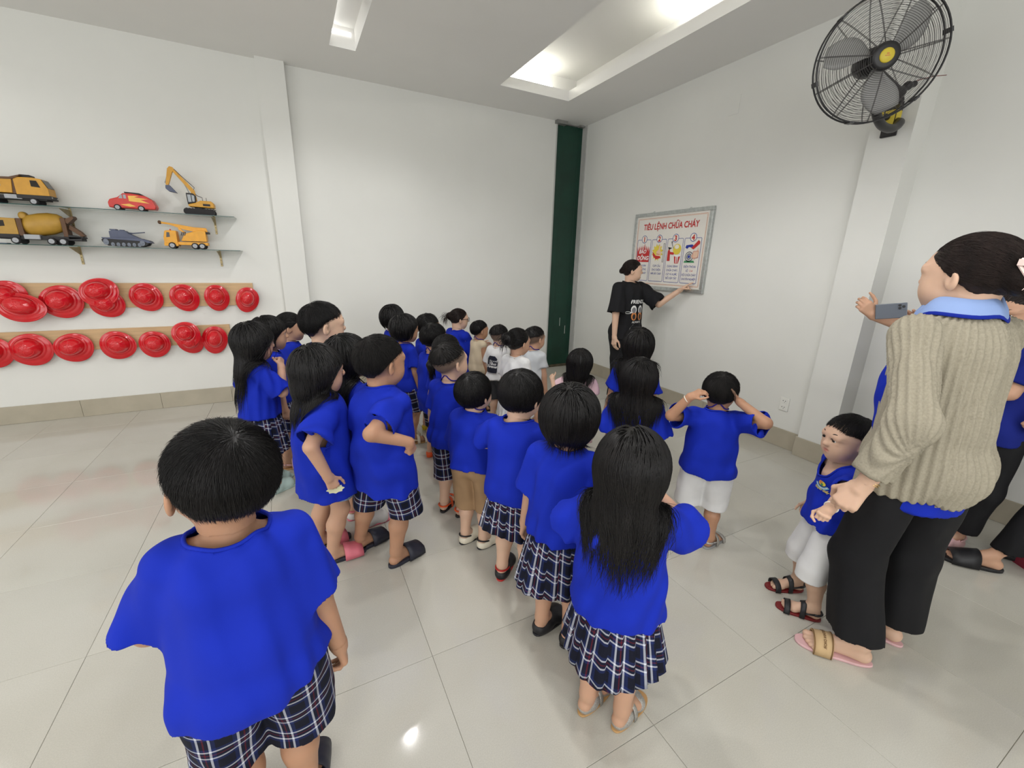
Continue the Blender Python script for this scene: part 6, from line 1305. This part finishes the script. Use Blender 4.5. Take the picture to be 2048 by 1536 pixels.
MB().tube([(-.155, .014, .296), (-.11, .016, .255), (-.04, .016, .198), (-.018, .016, .180), (-.03, .016, .16), (-.01, .012, .13), (.03, .008, .118), (.03, .006, .098)], .0022, 5).build('hose', 'toy_black', t, smooth=True); MB().tube([(.06, 0, .09), (.06, 0, .118)], .002, 5).build('exhaust', 'toy_black', t)
# crane truck, faces left
t = toy('toy_crane_truck', 379, 496, SH2, 'orange yellow toy crane truck with lattice boom on the lower glass shelf'); r = .025
wheels(t, (-.115, .055, .110), r, .050, .024); cab(t, -.072, -.170, .034, .120, .052, -1, 'toy_orange', 'toy_orange')
MB().box((-.10, -.045, .026), (.155, .045, .046)).build('chassis', 'toy_orange', t, bevel=.002); MB().prism([(-.045, .052), (.150, .052), (.150, .125), (.10, .128), (-.01, .100)], -.05, .05, 1).build('crane_house', 'toy_orange', t, bevel=.003)
MB().prism([(.165, .118), (.155, .146), (.06, .148), (-.12, .170), (-.185, .176), (-.185, .163), (-.12, .158), (-.02, .130), (.06, .118)], -.010, .010, 1).build('boom', 'toy_orange', t, bevel=.001); MB().lathe([(.0001, -.012), (.012, -.012), (.012, .012), (.0001, .012)], 14, (-.186, 0, .170), RX(pi / 2)).build('pulley', 'toy_brown', t, smooth=True)
MB().prism([(-.06, .132), (-.02, .105), (-.012, .112), (-.05, .142)], -.014, .014, 1).build('stay', 'toy_orange', t)
for i in range(3): MB().prism([(-.040 + .013 * i, .088), (-.034 + .013 * i, .088), (-.022 + .013 * i, .112), (-.028 + .013 * i, .112)], -.0515, -.0495, 1).build('stripe', 'toy_black', t)
MB().lathe([(.006, 0), (.006, .008), (.0001, .010)], 10, (-.12, 0, .120)).build('beacon', 'toy_red', t); MB().box((.145, -.04, .105), (.175, .04, .118)).build('counterweight', 'toy_black', t)
# tank
t = toy('toy_tank', 259, 494, SH2, 'grey blue plastic toy tank with long gun on the lower glass shelf')
for sy in (-1, 1):
    pts = [(-.160, .030), (-.125, .006), (.100, .004), (.140, .014), (.158, .034), (.150, .048), (-.150, .052), (-.163, .044)]; tr = MB().prism(pts, *sorted((sy * .032, sy * .058)), 1).build('track', 'toy_black', t, bevel=.002)
    for x, z, r_ in [(-.135, .030, .019), (.110, .028, .018)] + [(-.092 + .036 * i, .016, .0125) for i in range(6)]: MB().lathe([(.0001, .002), (r_ * .3, .002), (r_ * .35, 0), (r_ * .8, 0), (r_, .002), (r_, -.004)], 16, (x, sy * .0595, z), RX(pi / 2 * (1 if sy < 0 else -1))).build('road_wheel', mk('tank_wheel', srgb(118, 124, 136), .5) if 'tank_wheel' not in M else M['tank_wheel'], tr, smooth=True)
MB().prism([(-.158, .050), (-.160, .058), (.10, .058), (.16, .044), (.172, .030), (.150, .030), (.12, .040)], -.060, .060, 1).build('hull', 'toy_grey', t, bevel=.002); MB().prism([(-.108, .056), (.098, .056), (.02, .088), (.0, .104), (-.075, .106), (-.108, .098)], -.040, .040, 1).build('turret', 'toy_grey', t, bevel=.003)
MB().box((-.102, -.035, .104), (-.06, .035, .112)).box((-.04, -.02, .104), (-.01, .02, .110)).build('hatch', 'toy_grey', t, bevel=.002); MB().tube([(.01, 0, .088), (.045, 0, .090), (.13, 0, .099)], [.008, .0035, .003], 10).build('gun', 'toy_grey', t, smooth=True)
q = pix_Y(-2, 488, ty_); MB_ = MB().box((-.08, -.03, 0), (.075, .03, .006)); tag(MB_.build('plastic_strip', 'toy_grey', bevel=.001), 'thin grey plastic strip lying at the left end of the lower glass shelf', 'toy').location = (q[0] + .0, ty_ - .04, SH2 + .0003)

# ---------------------------------------------------------------- red helmets on two wooden rails
M['wood'] = mat('wood', srgb(206, 172, 128), .5)
noisy(M['wood'], 7, .86, 1.06, bump=.1, bscale=60, stretch=(.4, 8, 8)); 
for (x0, x1, z0, z1, lab) in ((-2.9, -.362, .990, 1.243, 'upper pale wooden rail on the left wall behind the row of red helmets'), (-2.9, -.62, .640, .828, 'lower pale wooden rail on the left wall behind the row of red helmets')):
    MB_ = MB().box((x0, YL - .019, z0 + (.03 if z1 > 1 else 0)), (x1, YL - .001, z1)); tag(MB_.build('wall_rail', 'wood', bevel=.0015), lab, 'board')
M['helmet'] = mat('helmet', srgb(206, 22, 34), .15, spec=.5, coat=.4); noisy(M['helmet'], 5, .93, 1.05)
M['emblem_red'] = mat('emblem_red', srgb(214, 40, 46), .3)
def helmet_mesh():
    nt, nr_ = 56, 22; V = []; Q = []
    for j in range(nr_ + 1):
        u = j / nr_
        for i in range(nt):
            a = 2 * pi * i / nt; ox, oz = cos(a), sin(a); Rr = .118 * (1 + .11 * (-oz) ** 3 * (1 if oz < 0 else .3) + .05 * cos(2 * a)); rd = .074 + .004 * cos(2 * a)
            if u < .62:
                s_ = u / .62; r = rd * sin(s_ * pi / 2); y = -.088 * cos(s_ * pi / 2) - .030; y -= .0045 * max(0, cos(a * 6)) ** 4 * sin(s_ * pi) + (.004 * math.exp(-((s_ - .55) / .05) ** 2))
            else:
                s_ = (u - .62) / .38; r = rd + (Rr - rd) * s_; y = -.030 + .010 * s_ - .012 * math.exp(-((s_ - .12) / .1) ** 2) + .026 * max(0, s_ - .55) ** 1.5 * (1 - .6 * oz) - .006 * math.exp(-((s_ - 1) / .08) ** 2)
            V.append((r * ox, y, r * oz + (.008 if u < .62 else .008 * (1 - s_))))
    for j in range(nr_):
        for i in range(nt): Q.append((j * nt + i, j * nt + (i + 1) % nt, (j + 1) * nt + (i + 1) % nt, (j + 1) * nt + i))
    return np.array(V), np.array(Q)
hv_, hq_ = helmet_mesh(); hm_ = np_mesh('helmet_shell', hv_, hq_); hm_.materials.append(M['helmet'])
eb = MB(); 
for i in range(8): a = i * pi / 4; eb.tube([(.010 * cos(a), -.1195, .012 + .010 * sin(a)), (.022 * cos(a), -.1165, .012 + .022 * sin(a))], .0018, 5)
eb.tube([(.026 * cos(a), -.1150, .012 + .026 * sin(a)) for a in np.linspace(0, 2 * pi, 20, endpoint=False)], .0018, 5, closed=True); eb.tube([(.036 * cos(a), -.108, .0 + .020 * sin(a) - .02) for a in np.linspace(pi, 2 * pi, 12)], .0022, 5)
em_ = bpy.data.meshes.new('raised_badge'); em_.from_pydata(eb.v, [], eb.f); em_.materials.append(M['emblem_red'])
UP = ['first', 'second', 'third', 'fourth', 'fifth', 'sixth', 'seventh', 'eighth', 'ninth']
def helmet(px, py, w, h, rot, y_off, lab, tilt=0.):
    q = pix_Y(px, py, YL - .05 - y_off); r_ = empty('helmet', (q[0], YL - .021 - y_off - .012, q[2]), 0, lab, 'helmet', 'red helmets hung on the wooden rails')
    o = bpy.data.objects.new('shell', hm_); COL.objects.link(o); o.parent = r_; sc_ = (w * .00335 / .236, h / w * 1.0); o.scale = (sc_[0], 1, sc_[0] * sc_[1] * 1.30); o.rotation_euler = (0, rad(rot), 0); md = o.modifiers.new('t', 'SOLIDIFY'); md.thickness = .002
    e = bpy.data.objects.new('raised_badge', em_); COL.objects.link(e); e.parent = r_; e.scale = o.scale; e.rotation_euler = (0, rad(rot), 0); r_.rotation_euler = (rad(tilt), 0, 0)
h1 = [(495, 598, 58, 60, 18), (434, 594, 60, 60, 0), (369, 594, 66, 61, -18), (292, 593, 70, 62, -30)]
for i, a in enumerate(h1): helmet(a[0], a[1], a[2], a[3], a[4], 0, 'red toy fire helmet, %s from the right on the upper rail' % UP[i])
helmet(214, 606, 72, 58, -35, 0, 'red toy fire helmet tucked beneath another, fifth from the right on the upper rail', 4); helmet(198, 584, 80, 58, -20, .055, 'red toy fire helmet on top of another at the fifth hook of the upper rail', -8)
helmet(123, 602, 84, 66, -25, 0, 'red toy fire helmet, sixth from the right on the upper rail'); helmet(10, 592, 84, 60, -30, 0, 'red toy fire helmet behind another at the left edge of the upper rail', 4); helmet(42, 614, 92, 56, 15, .055, 'red toy fire helmet in front of another at the left edge of the upper rail', -10)
helmet(430, 678, 62, 66, 10, 0, 'red toy fire helmet at the right end of the lower rail partly behind a head'); helmet(380, 682, 62, 56, -20, 0, 'red toy fire helmet tucked beneath another, second from the right on the lower rail', 4); helmet(372, 668, 66, 58, -15, .055, 'red toy fire helmet on top of another, second from the right on the lower rail', -8)
for i, a in enumerate([(310, 687, 70, 60, 10), (237, 689, 76, 62, 30), (147, 694, 80, 60, -25), (61, 698, 84, 66, -25), (-18, 704, 80, 62, -20)]): helmet(a[0], a[1], a[2], a[3], a[4], 0, 'red toy fire helmet, %s from the right on the lower rail' % UP[i + 2])

# ---------------------------------------------------------------- extinguisher by the far wall, box at the right edge
q = pix_Y(566, 770, YL - .16); t = empty('fire_extinguisher', (.0, YL - .20, 0), 0, 'red fire extinguisher with yellow label standing by the far wall', 'extinguisher'); t.location = (pix_Y(566, 740, YL - .20)[0], YL - .20, 0)
MB().lathe([(.0001, 0), (.078, .0), (.082, .012), (.082, .36), (.074, .40), (.045, .432), (.020, .445), (.0001, .446)], 28).build('cylinder', mk('ext_red', srgb(205, 30, 38), .3), t, smooth=True)
MB().lathe([(.0828, .13), (.0828, .335)], 28).build('label', M['fan_yellow'], t, smooth=True); MB().lathe([(.0832, .255), (.0832, .262)], 28).build('label_line', M['p_blue'], t, smooth=True); MB().lathe([(.0832, .19), (.0832, .195)], 28).build('label_line', M['p_red'], t, smooth=True)
MB().lathe([(.022, .44), (.022, .475), (.015, .485), (.0001, .486)], 14).build('valve', M['alu'], t, smooth=True); MB().prism([(-.02, .478), (.085, .505), (.085, .515), (-.02, .490)], -.010, .010, 1).build('lever', M['fan_black'], t); MB().prism([(-.01, .465), (.08, .46), (.08, .468), (-.01, .474)], -.010, .010, 1).build('handle', M['fan_black'], t)
MB().tube([(-.02, 0, .47), (-.07, 0, .485), (-.105, -.01, .43), (-.11, -.01, .33), (-.10, -.01, .20)], .008, 8).build('hose', M['fan_black'], t, smooth=True)
q = pix_floor(2034, 1150); t = empty('carton', (q[0] + .18, q[1] + -.065, 0), rad(-35), 'white carton with a dark red band standing on the floor at the right edge', 'box')
MB().box((-.10, -.07, 0), (.10, .07, .20)).build('box', M['p_white'], t, bevel=.002); MB().box((-.101, -.071, .0), (.101, .071, .075)).build('band', mk('darkred', srgb(140, 40, 60), .5), t)
MB().box((-.1015, -.0715, .075), (.1015, .0715, .082)).build('stripe', M['p_white'], t)
